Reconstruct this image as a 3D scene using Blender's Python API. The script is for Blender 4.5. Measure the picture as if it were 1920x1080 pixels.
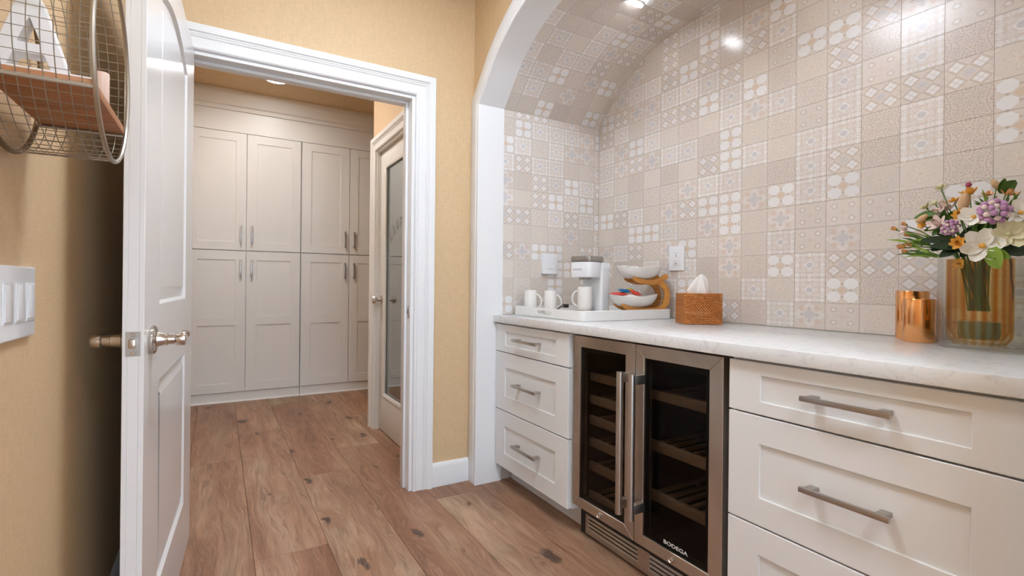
import bpy, bmesh, math, random
from mathutils import Vector, Matrix
from mathutils.geometry import tessellate_polygon
random.seed(7)
PI = math.pi
for o in list(bpy.data.objects): bpy.data.objects.remove(o)
SC = bpy.context.scene
COL = SC.collection

# ------------------------------------------------------------------ camera
FPX, YAW, ROLL, CYO, CAMZ = 936.2, .5295, .0101, -6.2, 1.08
cy_, sy_ = math.cos(YAW), math.sin(YAW)
def cam_to_world(v):                      # v in camera x-right, y-down, z-forward
    c, s = math.cos(ROLL), math.sin(ROLL)
    x, y, z = c*v[0] + s*v[1], -s*v[0] + c*v[1], v[2]
    return Vector((cy_*x + sy_*z, -sy_*x + cy_*z, -y))
cam = bpy.data.cameras.new('camera'); camo = bpy.data.objects.new('camera', cam); COL.objects.link(camo)
cam.sensor_width = 36.0; cam.lens = FPX/1920*36; cam.shift_y = CYO/1920; cam.clip_start = .02
R_, U_, B_ = cam_to_world((1,0,0)), cam_to_world((0,-1,0)), cam_to_world((0,0,-1))
camo.matrix_world = Matrix(((R_.x,U_.x,B_.x,0),(R_.y,U_.y,B_.y,0),(R_.z,U_.z,B_.z,CAMZ),(0,0,0,1)))
SC.camera = camo
# ------------------------------------------------------------------ light and exposure
W = bpy.data.worlds.new('world'); SC.world = W; W.use_nodes = True
W.node_tree.nodes['Background'].inputs[0].default_value = (.64, .86, 1.12, 1)
W.node_tree.nodes['Background'].inputs[1].default_value = 6.6
PANEL_E, VAULT_E, HALL_E = 46.0, 110.0, 72.0
SC.cycles.transparent_max_bounces = 32
WX0, WX1, WZ0, WZ1, YREAR = -.22, 1.12, .12, 2.45, -2.2      # unseen glazed door, added behind the camera to let in daylight
pl_ = bpy.data.lights.new('daylight_portal', 'AREA'); pl_.shape = 'RECTANGLE'; pl_.size = WX1 - WX0; pl_.size_y = WZ1 - WZ0; pl_.cycles.is_portal = True
plo = bpy.data.objects.new('daylight_portal', pl_); COL.objects.link(plo); plo.location = ((WX0+WX1)/2, YREAR - .05, (WZ0+WZ1)/2); plo.rotation_euler = (PI/2, 0, PI)
SC.view_settings.view_transform = 'Standard'; SC.view_settings.look = 'None'
SC.view_settings.gamma = 1.0; SC.view_settings.use_curve_mapping = False
SC.view_settings.exposure = 0.0

# ------------------------------------------------------------------ materials
class X:
    """tiny expression -> math node helper"""
    def __init__(s, nt, sock): s.nt, s.s = nt, sock
    def op(s, o, b=None, c=None):
        n = s.nt.nodes.new('ShaderNodeMath'); n.operation = o
        for i, v in enumerate((s, b, c)):
            if v is None: continue
            if isinstance(v, X): s.nt.links.new(v.s, n.inputs[i])
            else: n.inputs[i].default_value = v
        return X(s.nt, n.outputs[0])
    def __add__(s, b): return s.op('ADD', b)
    def __sub__(s, b): return s.op('SUBTRACT', b)
    def __mul__(s, b): return s.op('MULTIPLY', b)
    def __lt__(s, b): return s.op('LESS_THAN', b)
    def abs(s): return s.op('ABSOLUTE')
    def mx(s, b): return s.op('MAXIMUM', b)
    def mn(s, b): return s.op('MINIMUM', b)
    def sin(s): return s.op('SINE')
    def sqrt(s): return s.op('SQRT')
def hyp(a, b): return (a*a + b*b).sqrt()
def newmat(name):
    m = bpy.data.materials.new(name); m.use_nodes = True
    return m, m.node_tree, m.node_tree.nodes['Principled BSDF']
def pm(name, col, rough=.5, metal=0., spec=.5, trans=0., ior=1.45, coat=0., bump=None, emit=None, aniso=0):
    m, nt, b = newmat(name)
    b.inputs['Base Color'].default_value = (*col, 1); b.inputs['Roughness'].default_value = rough
    b.inputs['Metallic'].default_value = metal; b.inputs['Specular IOR Level'].default_value = spec
    b.inputs['Transmission Weight'].default_value = trans; b.inputs['IOR'].default_value = ior
    b.inputs['Coat Weight'].default_value = coat
    if emit: b.inputs['Emission Color'].default_value = (*emit[0], 1); b.inputs['Emission Strength'].default_value = emit[1]
    if bump:
        scale, dist, stretch = bump
        tc = nt.nodes.new('ShaderNodeTexCoord'); mp = nt.nodes.new('ShaderNodeMapping'); mp.inputs['Scale'].default_value = stretch
        nz = nt.nodes.new('ShaderNodeTexNoise'); nz.inputs['Scale'].default_value = scale; nz.inputs['Detail'].default_value = 4
        bp = nt.nodes.new('ShaderNodeBump'); bp.inputs['Distance'].default_value = dist; bp.inputs['Strength'].default_value = .6
        L = nt.links.new
        L(tc.outputs['Object'], mp.inputs[0]); L(mp.outputs[0], nz.inputs['Vector']); L(nz.outputs['Fac'], bp.inputs['Height']); L(bp.outputs[0], b.inputs['Normal'])
    return m
def mixcol(nt, fac, a, b):
    n = nt.nodes.new('ShaderNodeMix'); n.data_type = 'RGBA'
    for i, v in ((0, fac), (6, a), (7, b)):
        if isinstance(v, X): nt.links.new(v.s, n.inputs[i])
        elif isinstance(v, bpy.types.NodeSocket): nt.links.new(v, n.inputs[i])
        elif isinstance(v, tuple): n.inputs[i].default_value = (*v, 1)
        else: n.inputs[i].default_value = v
    return n.outputs[2]
def ramp(nt, fac, stops):
    n = nt.nodes.new('ShaderNodeValToRGB'); nt.links.new(fac, n.inputs[0])
    e = n.color_ramp.elements
    while len(e) < len(stops): e.new(.5)
    for i, (p, c) in enumerate(stops): e[i].position = p; e[i].color = (*c, 1)
    return n.outputs[0]
def noise(nt, vec, scale, detail=4, rough=.5, dist=0.):
    n = nt.nodes.new('ShaderNodeTexNoise'); n.inputs['Scale'].default_value = scale; n.inputs['Detail'].default_value = detail
    n.inputs['Roughness'].default_value = rough; n.inputs['Distortion'].default_value = dist
    if vec: nt.links.new(vec, n.inputs['Vector'])
    return n.outputs['Fac']
def mapping(nt, vec, scale=(1,1,1), loc=None):
    n = nt.nodes.new('ShaderNodeMapping'); n.inputs['Scale'].default_value = scale
    nt.links.new(vec, n.inputs[0])
    if loc is not None: nt.links.new(loc, n.inputs['Location'])
    return n.outputs[0]

def wallpaper():
    m, nt, b = newmat('wallpaper_tan')
    tc = nt.nodes.new('ShaderNodeTexCoord').outputs['Object']
    n1 = noise(nt, mapping(nt, tc, (30, 30, 260)), 1, 3); n2 = noise(nt, mapping(nt, tc, (260, 260, 25)), 1, 3)
    f = X(nt, n1)*.5 + X(nt, n2)*.5
    c = ramp(nt, f.s, [(.35, (.60,.42,.232)), (.65, (.69,.49,.288))])
    nt.links.new(c, b.inputs['Base Color']); b.inputs['Roughness'].default_value = .62
    bp = nt.nodes.new('ShaderNodeBump'); bp.inputs['Distance'].default_value = .0008; bp.inputs['Strength'].default_value = .4
    nt.links.new(f.s, bp.inputs['Height']); nt.links.new(bp.outputs[0], b.inputs['Normal'])
    return m
def wood_floor():
    m, nt, b = newmat('oak_plank')
    oi = nt.nodes.new('ShaderNodeObjectInfo'); tc = nt.nodes.new('ShaderNodeTexCoord').outputs['Object']
    cb = nt.nodes.new('ShaderNodeCombineXYZ'); r = X(nt, oi.outputs['Random'])
    for i, k in enumerate((37., 91., 53.)): nt.links.new((r*k).s, cb.inputs[i])
    add = nt.nodes.new('ShaderNodeVectorMath'); nt.links.new(tc, add.inputs[0]); nt.links.new(cb.outputs[0], add.inputs[1])
    v = add.outputs[0]
    warp = noise(nt, mapping(nt, v, (9, 1.6, 1)), 1, 2, .5)
    vw = nt.nodes.new('ShaderNodeVectorMath'); vw.operation = 'ADD'; cw = nt.nodes.new('ShaderNodeCombineXYZ')
    nt.links.new(((X(nt, warp) - .5)*.16).s, cw.inputs[0]); nt.links.new(v, vw.inputs[0]); nt.links.new(cw.outputs[0], vw.inputs[1]); v2 = vw.outputs[0]
    grain = noise(nt, mapping(nt, v2, (42, 2.6, 1)), 1, 5, .6)
    fine = noise(nt, mapping(nt, v2, (210, 12, 1)), 1, 3, .6)
    broad = noise(nt, mapping(nt, v2, (6, .9, 1)), 1, 4, .55)
    base = ramp(nt, broad, [(.30, (.235,.112,.062)), (.47, (.335,.175,.102)), (.60, (.385,.232,.145)), (.74, (.405,.275,.185))])
    gr_ = mixcol(nt, ((X(nt, grain) - .5)*1.7 + .5).mx(0.).mn(1.), (.62,.56,.52), (1.28,1.31,1.33))
    mul = nt.nodes.new('ShaderNodeMix'); mul.data_type = 'RGBA'; mul.blend_type = 'MULTIPLY'; mul.inputs[0].default_value = 1.
    nt.links.new(base, mul.inputs[6]); nt.links.new(gr_, mul.inputs[7])
    mul2 = nt.nodes.new('ShaderNodeMix'); mul2.data_type = 'RGBA'; mul2.blend_type = 'MULTIPLY'; mul2.inputs[0].default_value = 1
    nt.links.new(mul.outputs[2], mul2.inputs[6]); nt.links.new(oi.outputs['Color'], mul2.inputs[7])
    # knots: only some cells carry one, irregular dark heart with a reddish halo and a trailing crack
    nd = nt.nodes.new('ShaderNodeTexNoise'); nd.inputs['Scale'].default_value = 14; nt.links.new(v, nd.inputs['Vector'])
    vm = nt.nodes.new('ShaderNodeVectorMath'); vm.operation = 'MULTIPLY_ADD'; vm.inputs[1].default_value = (.07, .10, 0); nt.links.new(nd.outputs['Color'], vm.inputs[0]); nt.links.new(v, vm.inputs[2])
    vo = nt.nodes.new('ShaderNodeTexVoronoi'); vo.inputs['Scale'].default_value = 1; vo.voronoi_dimensions = '2D'; nt.links.new(mapping(nt, vm.outputs[0], (4.2, 1.9, 1)), vo.inputs['Vector'])
    sc_ = nt.nodes.new('ShaderNodeSeparateColor'); nt.links.new(vo.outputs['Color'], sc_.inputs[0])
    has = X(nt, sc_.outputs[0]) < .55; size = X(nt, sc_.outputs[1])*.09 + .05
    d = X(nt, vo.outputs['Distance'])
    kf = ((size - d)*22).mx(0.).mn(1.)*has*.9; halo = ((size*3.4 - d)*5).mx(0.).mn(1.)*has*.45
    cr = noise(nt, mapping(nt, v2, (13, 1.1, 1)), 1, 4, .6, 1.0)
    cf = ((X(nt, cr) - .5).abs()*-75 + 1.).mx(0.)*((X(nt, noise(nt, mapping(nt, v, (5, 1.6, 1)), 1, 2)) - .54)*9).mx(0.).mn(1.)*.6
    col = mixcol(nt, halo, mul2.outputs[2], (.26, .115, .06))
    col = mixcol(nt, kf.mx(cf), col, (.055, .028, .018))
    col = mixcol(nt, ((X(nt, fine) - .52)*1.6).mx(0.).mn(.3), col, (.52, .39, .28))
    streak = noise(nt, mapping(nt, v2, (120, 4.5, 1)), 1, 3, .6)
    col = mixcol(nt, ((X(nt, streak)*-1 + .47)*4).mx(0.).mn(.42), col, (.12, .06, .035))
    nt.links.new(col, b.inputs['Base Color'])
    b.inputs['Roughness'].default_value = .42; b.inputs['Specular IOR Level'].default_value = .35
    bp = nt.nodes.new('ShaderNodeBump'); bp.inputs['Distance'].default_value = .0006
    nt.links.new(grain, bp.inputs['Height']); nt.links.new(bp.outputs[0], b.inputs['Normal'])
    return m
def quartz():
    m, nt, b = newmat('white_quartz')
    tc = nt.nodes.new('ShaderNodeTexCoord').outputs['Object']
    n1 = noise(nt, mapping(nt, tc, (1, 1, 1)), 9, 7, .6, 1.4); n2 = noise(nt, tc, 38, 5, .7)
    vein = ((X(nt, n1) - .5).abs()*-22 + 1.).mx(0.)*((X(nt, n2) - .42)*3.5).mx(0.).mn(1.)
    c = mixcol(nt, vein*.55, (.74, .735, .725), (.42, .405, .395))
    c = mixcol(nt, ((X(nt, n2) - .55)*2.5).mx(0.).mn(.3), c, (.60, .58, .57))
    nt.links.new(c, b.inputs['Base Color']); b.inputs['Roughness'].default_value = .16
    return m
CREAM, WHITE_T, PEACH, LILAC, TANL, BEIGE = (.69,.61,.545), (.775,.75,.735), (.66,.495,.40), (.60,.565,.565), (.50,.395,.325), (.655,.575,.505)
def tile_mat(k):
    m, nt, b = newmat('patterned_tile_%d' % k)
    uvn = nt.nodes.new('ShaderNodeTexCoord').outputs['UV']; sp = nt.nodes.new('ShaderNodeSeparateXYZ'); nt.links.new(uvn, sp.inputs[0])
    a, c = X(nt, sp.outputs[0]) - .5, X(nt, sp.outputs[1]) - .5
    A, C = a.abs(), c.abs(); p, q = A - .25, C - .25; P, Q = p.abs(), q.abs()
    r, r2 = hyp(a, c), hyp(p, q)
    th = a.op('ARCTAN2', c); th2 = p.op('ARCTAN2', q)
    oi = X(nt, nt.nodes.new('ShaderNodeObjectInfo').outputs['Random'])
    nz = X(nt, noise(nt, mapping(nt, uvn, (1,1,1)), 5, 4))
    col = mixcol(nt, nz, CREAM, BEIGE)
    def put(mask, c2, s=1.):
        nonlocal col
        col = mixcol(nt, mask*s, col, c2)
    dm, cd = P + Q, A + C
    if k == 0:                       # four white lozenges on tan lattice
        put((dm - .215).abs() < .035, TANL, .55); put(dm < .165, WHITE_T); put(cd < .17, LILAC, .8); put((A - C).abs() < .02, TANL, .25)
        put(((cd - .5).abs()) < .02, TANL, .35)
    elif k == 1:                     # four octagons with dots
        oc = P.mx(Q).mx((P + Q)*.72); put(oc < .205, WHITE_T); put((oc - .215).abs() < .010, BEIGE)
        put(cd < .15, (.66,.52,.40)); put((hyp(A - .25, C) < .04).mx(hyp(A, C - .25) < .04), TANL, .75)
        put((hyp(A - .5, C - .25) < .04).mx(hyp(A - .25, C - .5) < .04), TANL, .55)
    elif k == 2:                     # arabesque line work
        l1 = (r*21 + (th*8.).sin()*1.5).sin().abs() < .36
        l2 = (r2*27 + (th2*6.).sin()*1.4).sin().abs() < .36
        put((l1*(r < .27)).mx(l2*(r.op('GREATER_THAN', .27))), TANL, .9)
        put((r2 < .05).mx(r < .045), (.60,.53,.50))
    elif k == 3:                     # pale crosses and blots round a grey boss
        # 5 x 5 lattice of pale lozenge blots with darker specks between, grey boss in the middle
        wob = (nz - .5)*.12
        a, c = a + wob, c - wob; fa, fc = (a*5 + 10.5).op('FRACT') - .5, (c*5 + 10.5).op('FRACT') - .5
        d1_ = fa.abs() + fc.abs(); put(d1_ < .50, WHITE_T, .85); put((d1_ - .92).abs() < .10, LILAC, .55); put(((A - .2).abs() < .03).mx((C - .2).abs() < .03), CREAM, .8); put((hyp(A - .3, C) < .05).mx(hyp(A, C - .3) < .05), PEACH, .6)
        put(r < .15, WHITE_T, .8); put(r < .105, LILAC)
    elif k == 4:                     # lilac lozenge, peach lozenges, rings
        put((cd - .42).abs() < .10, WHITE_T, .45); put(dm < .12, PEACH, .7); put(cd < .24, LILAC, .9)
        put((cd - .25).abs() < .012, WHITE_T); put((hyp(A - .25, C) - .035).abs() < .014, (.50,.44,.42)); put((hyp(A, C - .25) - .035).abs() < .014, (.50,.44,.42))
    elif k == 5:                     # soft beige blossom
        f = r - ((th*8.).sin()*.5 + .5)*.2 - .14
        put(f < 0., (.70,.62,.53), .8); put(f.abs() < .02, TANL, .35); put(r < .06, PEACH, .6)
        put(hyp(A - .5, C - .5) < .16, (.70,.63,.55), .7); put((hyp(A - .5, C - .5) - .17).abs() < .015, TANL, .3)
    else:                            # scattered roundels
        put((r2 - .085).abs() < .022, TANL, .42); put(r2 < .05, WHITE_T, .8)
        f = (r2 - ((th2*5.).sin()*.05) - .17).abs() < .022; put(f, (.70,.63,.56), .8)
        put(cd < .10, PEACH, .4); put((A.mx(C) - .47).abs() < .012, TANL, .2)
    hsv = nt.nodes.new('ShaderNodeHueSaturation'); nt.links.new(col, hsv.inputs['Color']); nt.links.new((oi*.10 + .95).s, hsv.inputs['Value']); hsv.inputs['Saturation'].default_value = .95
    nt.links.new(hsv.outputs[0], b.inputs['Base Color']); b.inputs['Roughness'].default_value = .2; b.inputs['Specular IOR Level'].default_value = .45
    return m
def steel():
    m, nt, b = newmat('brushed_steel')
    tc = nt.nodes.new('ShaderNodeTexCoord').outputs['Object']
    n = noise(nt, mapping(nt, tc, (6, 6, 420)), 1, 3); n2 = noise(nt, tc, 5, 3)
    nt.links.new(ramp(nt, n2, [(.3, (.43,.385,.34)), (.7, (.56,.51,.46))]), b.inputs['Base Color'])
    nt.links.new((X(nt, n)*.2 + .26).s, b.inputs['Roughness']); b.inputs['Metallic'].default_value = 1
    return m
def tinted_glass(name, tint, refl=.06, rough=.02):
    m, nt, b = newmat(name); nt.nodes.remove(b)
    out = nt.nodes['Material Output']; t = nt.nodes.new('ShaderNodeBsdfTransparent'); g = nt.nodes.new('ShaderNodeBsdfGlossy')
    g.inputs['Roughness'].default_value = rough; t.inputs[0].default_value = (*tint, 1)
    lw = nt.nodes.new('ShaderNodeLayerWeight'); lw.inputs[0].default_value = .5
    mx = nt.nodes.new('ShaderNodeMixShader'); L = nt.links.new
    f = X(nt, lw.outputs['Facing']); f = f*f*f*f*.5
    L((f + refl).mx(0.).s, mx.inputs[0]); L(t.outputs[0], mx.inputs[1]); L(g.outputs[0], mx.inputs[2]); L(mx.outputs[0], out.inputs[0])
    return m
def rattan():
    m, nt, b = newmat('rattan')
    tc = nt.nodes.new('ShaderNodeTexCoord').outputs['Object']
    sp = nt.nodes.new('ShaderNodeSeparateXYZ'); nt.links.new(tc, sp.inputs[0])
    s = X(nt, sp.outputs[0]) + X(nt, sp.outputs[1])*.9; row = (X(nt, sp.outputs[2])*(19/.136)).op('FLOOR')
    w = (s*560 + row*PI).sin()*.5 + .5
    n = noise(nt, mapping(nt, tc, (8, 8, 60)), 1, 3)
    c = mixcol(nt, w, (.36, .105, .02), (.72, .29, .065)); c = mixcol(nt, (X(nt, n)*.9).mn(1.), c, (.60, .21, .04))
    nt.links.new(c, b.inputs['Base Color']); b.inputs['Roughness'].default_value = .45
    bp = nt.nodes.new('ShaderNodeBump'); bp.inputs['Distance'].default_value = .003; nt.links.new(w.s, bp.inputs['Height']); nt.links.new(bp.outputs[0], b.inputs['Normal'])
    return m
def shelf_wood(name, c0, c1):
    m, nt, b = newmat(name)
    tc = nt.nodes.new('ShaderNodeTexCoord').outputs['Object']
    n = noise(nt, mapping(nt, tc, (4, 26, 26)), 3, 5, .6, .8)
    nt.links.new(ramp(nt, n, [(.3, c0), (.7, c1)]), b.inputs['Base Color']); b.inputs['Roughness'].default_value = .5
    return m
M = dict(
    wall=wallpaper(), trim=pm('trim_white', (.80,.79,.78), .32), cab=pm('cabinet_white', (.76,.755,.745), .38), doorw=pm('door_white', (.78,.765,.75), .2),
    farcab=pm('cabinet_ivory', (.76,.73,.685), .38), floor=wood_floor(), grout=pm('grout', (.60,.515,.445), .8), dark=pm('shadow_black', (.012,.011,.010), .6),
    sub=pm('subfloor', (.10,.06,.04), .8), quartz=quartz(), steel=steel(), nickel=pm('satin_nickel', (.46,.43,.40), .3, 1.), chrome=pm('polished_nickel', (.62,.57,.53), .16, 1.),
    fglass=tinted_glass('dark_tinted_glass', (.64,.61,.58), .010), clear=tinted_glass('clear_glass', (.97,.98,.965), .010), amber=tinted_glass('amber_glass', (.955,.775,.47), .03, .05),
    lens=tinted_glass('laundry_glass', (.72,.74,.70), .34, .03), shelfw=shelf_wood('beech', (.34,.245,.17), (.46,.345,.245)),
    plank=shelf_wood('rustic_board', (.32,.12,.045), (.50,.22,.09)), bamboo=shelf_wood('bamboo', (.50,.20,.035), (.62,.28,.06)), rattan=rattan(),
    wire=pm('galvanised_wire', (.45,.42,.37), .4, 1.), oldwire=pm('aged_wire', (.26,.19,.12), .5, 1.), white=pm('white_plastic', (.80,.80,.81), .3), ceramic=pm('white_ceramic', (.80,.78,.75), .18, coat=.3),
    mug=pm('cream_ceramic', (.74,.71,.66), .25, coat=.2), grey=pm('grey_metal_lid', (.33,.305,.28), .35, .6), black=pm('black_plastic', (.01,.01,.01), .4),
    paper=pm('tissue_paper', (.86,.85,.84), .9), copper=pm('copper', (.80,.40,.17), .14, 1.), whitewood=pm('white_painted_wood', (.80,.78,.76), .6), pinkglass=pm('frosted_pink', (.72,.52,.42), .3),
    red=pm('red_wrapper', (.62,.05,.03), .35), blue=pm('blue_wrapper', (.02,.13,.28), .35), yellow=pm('yellow_wrapper', (.75,.50,.05), .4), whitewrap=pm('white_wrapper', (.75,.70,.66), .4),
    letter=pm('lettering_silver', (.70,.69,.67), .4), greyink=pm('lettering_grey', (.30,.29,.29), .5), etch=pm('etched_lettering', (.24,.235,.22), .7),
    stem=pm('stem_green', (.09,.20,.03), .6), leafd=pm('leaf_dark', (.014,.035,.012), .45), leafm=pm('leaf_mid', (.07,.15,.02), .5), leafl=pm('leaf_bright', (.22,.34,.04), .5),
    petw=pm('petal_white', (.86,.82,.72), .6), petc=pm('petal_cream', (.80,.74,.48), .6), pety=pm('petal_gold', (.80,.42,.07), .6), petp=pm('petal_peach', (.78,.42,.20), .6),
    petl=pm('petal_lilac', (.50,.26,.44), .6), petm=pm('petal_magenta', (.40,.07,.16), .6), petg=pm('petal_pale_green', (.66,.64,.34), .6), petk=pm('petal_blush', (.78,.62,.56), .6),
    tail=pm('bunny_tail', (.62,.40,.22), .95), teal=pm('teal_glass', (.16,.25,.27), .3), pod=pm('pod_brown', (.10,.05,.03), .5),
)
def ribbed_amber():
    m = tinted_glass('amber_glass', (1,1,1), .035, .05); nt = m.node_tree
    tb_ = [n for n in nt.nodes if n.type == 'BSDF_TRANSPARENT'][0]
    sp = nt.nodes.new('ShaderNodeSeparateXYZ'); nt.links.new(nt.nodes.new('ShaderNodeTexCoord').outputs['Object'], sp.inputs[0])
    th = X(nt, sp.outputs[0]).op('ARCTAN2', X(nt, sp.outputs[1]))
    nt.links.new(mixcol(nt, (th*18.).sin()*.5 + .5, (.99,.93,.78), (.90,.66,.34)), tb_.inputs[0])   # tint bands: thicker ribs plus their refracted light and dark bars painted in
    return m
M['amber'] = ribbed_amber()
TILE = [tile_mat(k) for k in range(7)]
def lampmat(name, col, e): return pm(name, (.9,.9,.9), .5, emit=(col, e))

# ------------------------------------------------------------------ mesh helpers
ORG = {}
class MB:
    def __init__(s): s.v, s.f, s.uv = [], [], []
    def add(s, vs, fs):
        o = len(s.v); s.v += [tuple(v) for v in vs]; s.f += [tuple(i + o for i in f) for f in fs]; return s
    def box(s, x0, x1, y0, y1, z0, z1):
        return s.add([(x0,y0,z0),(x1,y0,z0),(x1,y1,z0),(x0,y1,z0),(x0,y0,z1),(x1,y0,z1),(x1,y1,z1),(x0,y1,z1)],
                     [(0,3,2,1),(4,5,6,7),(0,1,5,4),(1,2,6,5),(2,3,7,6),(3,0,4,7)])
    def prism(s, poly, axis, lo, hi, holes=()):
        def P(p, h): return {'x': (h, p[0], p[1]), 'y': (p[0], h, p[1]), 'z': (p[0], p[1], h)}[axis]
        loops = [list(poly)] + [list(h) for h in holes]; flat = [p for l in loops for p in l]; n = len(flat)
        tri = tessellate_polygon([[Vector((p[0], p[1], 0)) for p in l] for l in loops])
        fs = [tuple(t) for t in tri] + [tuple(i + n for i in reversed(t)) for t in tri]; k = 0
        for l in loops:
            for i in range(len(l)):
                a, b = k + i, k + (i + 1) % len(l); fs.append((a, b, b + n, a + n))
            k += len(l)
        return s.add([P(p, lo) for p in flat] + [P(p, hi) for p in flat], fs)
    def loft(s, loops, close=True, caps=True):
        n = len(loops[0]); vs = [p for l in loops for p in l]; fs = []
        for k in range(len(loops) - 1):
            for i in range(n if close else n - 1):
                j = (i + 1) % n; fs.append((k*n + i, k*n + j, (k+1)*n + j, (k+1)*n + i))
        if caps: fs += [tuple(range(n)), tuple(range((len(loops)-1)*n, len(loops)*n))]
        return s.add(vs, fs)
    def sweep(s, path, prof, fn, sign=1):
        """2-D path, profile (d outward, h proud), fn(p,q,h)->xyz, mitred"""
        nrm = []
        for i in range(len(path)):
            ns = []
            for a, b in ((i-1, i), (i, i+1)):
                if a < 0 or b >= len(path): continue
                d = Vector(path[b]) - Vector(path[a]); d.normalize(); ns.append(Vector((-d.y, d.x))*sign)
            if len(ns) == 1: nrm.append(ns[0])
            else: m = (ns[0] + ns[1]).normalized(); nrm.append(m/max(.3, m.dot(ns[0])))
        return s.loft([[fn(p[0] + n.x*d, p[1] + n.y*d, h) for d, h in prof] for p, n in zip(path, nrm)])
    def tube(s, path, r, n=8, caps=True):
        path = [Vector(p) for p in path]; rs = r if isinstance(r, (list, tuple)) else [r]*len(path); loops = []; up = None
        for i, p in enumerate(path):
            t = (path[min(i+1, len(path)-1)] - path[max(i-1, 0)]).normalized()
            if up is None: up = Vector((0,0,1)) if abs(t.z) < .9 else Vector((1,0,0))
            a = t.cross(up).normalized(); b = a.cross(t).normalized(); up = b
            loops.append([p + (a*math.cos(2*PI*k/n) + b*math.sin(2*PI*k/n))*rs[i] for k in range(n)])
        return s.loft(loops, True, caps)
    def lathe(s, prof, n=32, c=(0,0,0), mat=None, rad=None, caps=True):
        loops = []
        for r, z in prof:
            l = []
            for k in range(n):
                a = 2*PI*k/n; rr = r*(rad(a) if rad else 1); p = Vector((rr*math.cos(a), rr*math.sin(a), z))
                l.append((mat @ p if mat else p) + Vector(c))
            loops.append(l)
        return s.loft(loops, True, caps)
    def build(s, name, mat, parent=None, bevel=0, smooth=.6, world=True, segs=2, obj=True):
        bm = bmesh.new(); o = ORG.get(parent.name, Vector()) if (parent and world) else Vector()
        vs = [bm.verts.new(Vector(v) - o) for v in s.v]
        for f in s.f:
            try: bm.faces.new([vs[i] for i in f])
            except ValueError: pass
        bmesh.ops.recalc_face_normals(bm, faces=bm.faces)
        if bevel:
            es = [e for e in bm.edges if len(e.link_faces) == 2 and e.calc_face_angle(0) > .5]
            bmesh.ops.bevel(bm, geom=es, offset=bevel, segments=segs, affect='EDGES', profile=.5)
        me = bpy.data.meshes.new(name); bm.to_mesh(me); bm.free()
        if mat: me.materials.append(mat)
        if smooth: me.shade_smooth(); me.set_sharp_from_angle(angle=smooth)
        return link(name, me, parent) if obj else me
def link(name, me, parent=None):
    o = bpy.data.objects.new(name, me); COL.objects.link(o)
    if parent:
        o.parent = parent; ORG[o.name] = ORG.get(parent.name, Vector())
    return o
def tag(o, label, cat, group=None):
    o['label'] = label; o['category'] = cat
    if group: o['group'] = group
    return o
def thing(name, label, cat, loc=(0,0,0), rotz=0, group=None):
    o = bpy.data.objects.new(name, None); COL.objects.link(o); o.location = loc; o.rotation_euler = (0,0,rotz); o.empty_display_size = .05
    ORG[o.name] = Vector(loc); return tag(o, label, cat, group)
def struct(o): o['kind'] = 'structure'; return o
def box(name, m, parent, *d, bevel=0): return MB().box(*d).build(name, m, parent, bevel)
def rrect(x0, x1, y0, y1, r, n=6):
    pts = []
    for cx, cy, a0 in ((x1-r, y1-r, 0), (x0+r, y1-r, PI/2), (x0+r, y0+r, PI), (x1-r, y0+r, 1.5*PI)):
        for k in range(n + 1): a = a0 + PI/2*k/n; pts.append((cx + r*math.cos(a), cy + r*math.sin(a)))
    return pts
def text_mesh(txt, size, bold=0.):
    cu = bpy.data.curves.new('txt', 'FONT'); cu.body = txt; cu.size = size; cu.align_x = 'LEFT'; cu.offset = bold; cu.resolution_u = 3; cu.extrude = .0004
    t = bpy.data.objects.new('txt', cu); COL.objects.link(t); bpy.context.view_layer.update()
    dg = bpy.context.evaluated_depsgraph_get(); me = bpy.data.meshes.new_from_object(t.evaluated_get(dg))
    bpy.data.objects.remove(t); bpy.data.curves.remove(cu); return me
def add_text(mb, txt, size, fn, bold=0.):
    me = text_mesh(txt, size, bold); mb.add([fn(v.co.x, v.co.y, v.co.z) for v in me.vertices], [tuple(p.vertices) for p in me.polygons])
    bpy.data.meshes.remove(me); return mb

# ------------------------------------------------------------------ key dimensions
XL, YD, ZC = -.30, 2.505, 2.775            # left wall, doorway wall, ceiling
XA, XA2, XW, ZCT = 1.21, 1.34, 2.03, .915  # arch wall face / back, tile wall, counter top
YJ, YR = 2.41, .262                        # niche sides
YM = (YJ + YR)/2
AD = [(1.0565,2.05),(.99,2.12),(.937,2.175),(.85,2.253),(.70,2.34),(.55,2.388),(.35,2.415),(.15,2.425),(0,2.427)]
ctrl = [(YJ - 1.0565 + a, z) for a, z in AD] + [(YR + 1.0565 - a, z) for a, z in AD[::-1]]
def catmull(c, n):
    out = []
    for i in range(len(c) - 1):
        p0, p1, p2, p3 = (Vector(c[max(i-1,0)]), Vector(c[i]), Vector(c[i+1]), Vector(c[min(i+2,len(c)-1)]))
        for k in range(n):
            t = k/n; out.append(.5*((2*p1) + (p2-p0)*t + (2*p0-5*p1+4*p2-p3)*t*t + (3*p1-p0-3*p2+p3)*t**3))
    return [tuple(p) for p in out] + [tuple(c[-1])]
ARCH = catmull(ctrl, 4)

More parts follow.
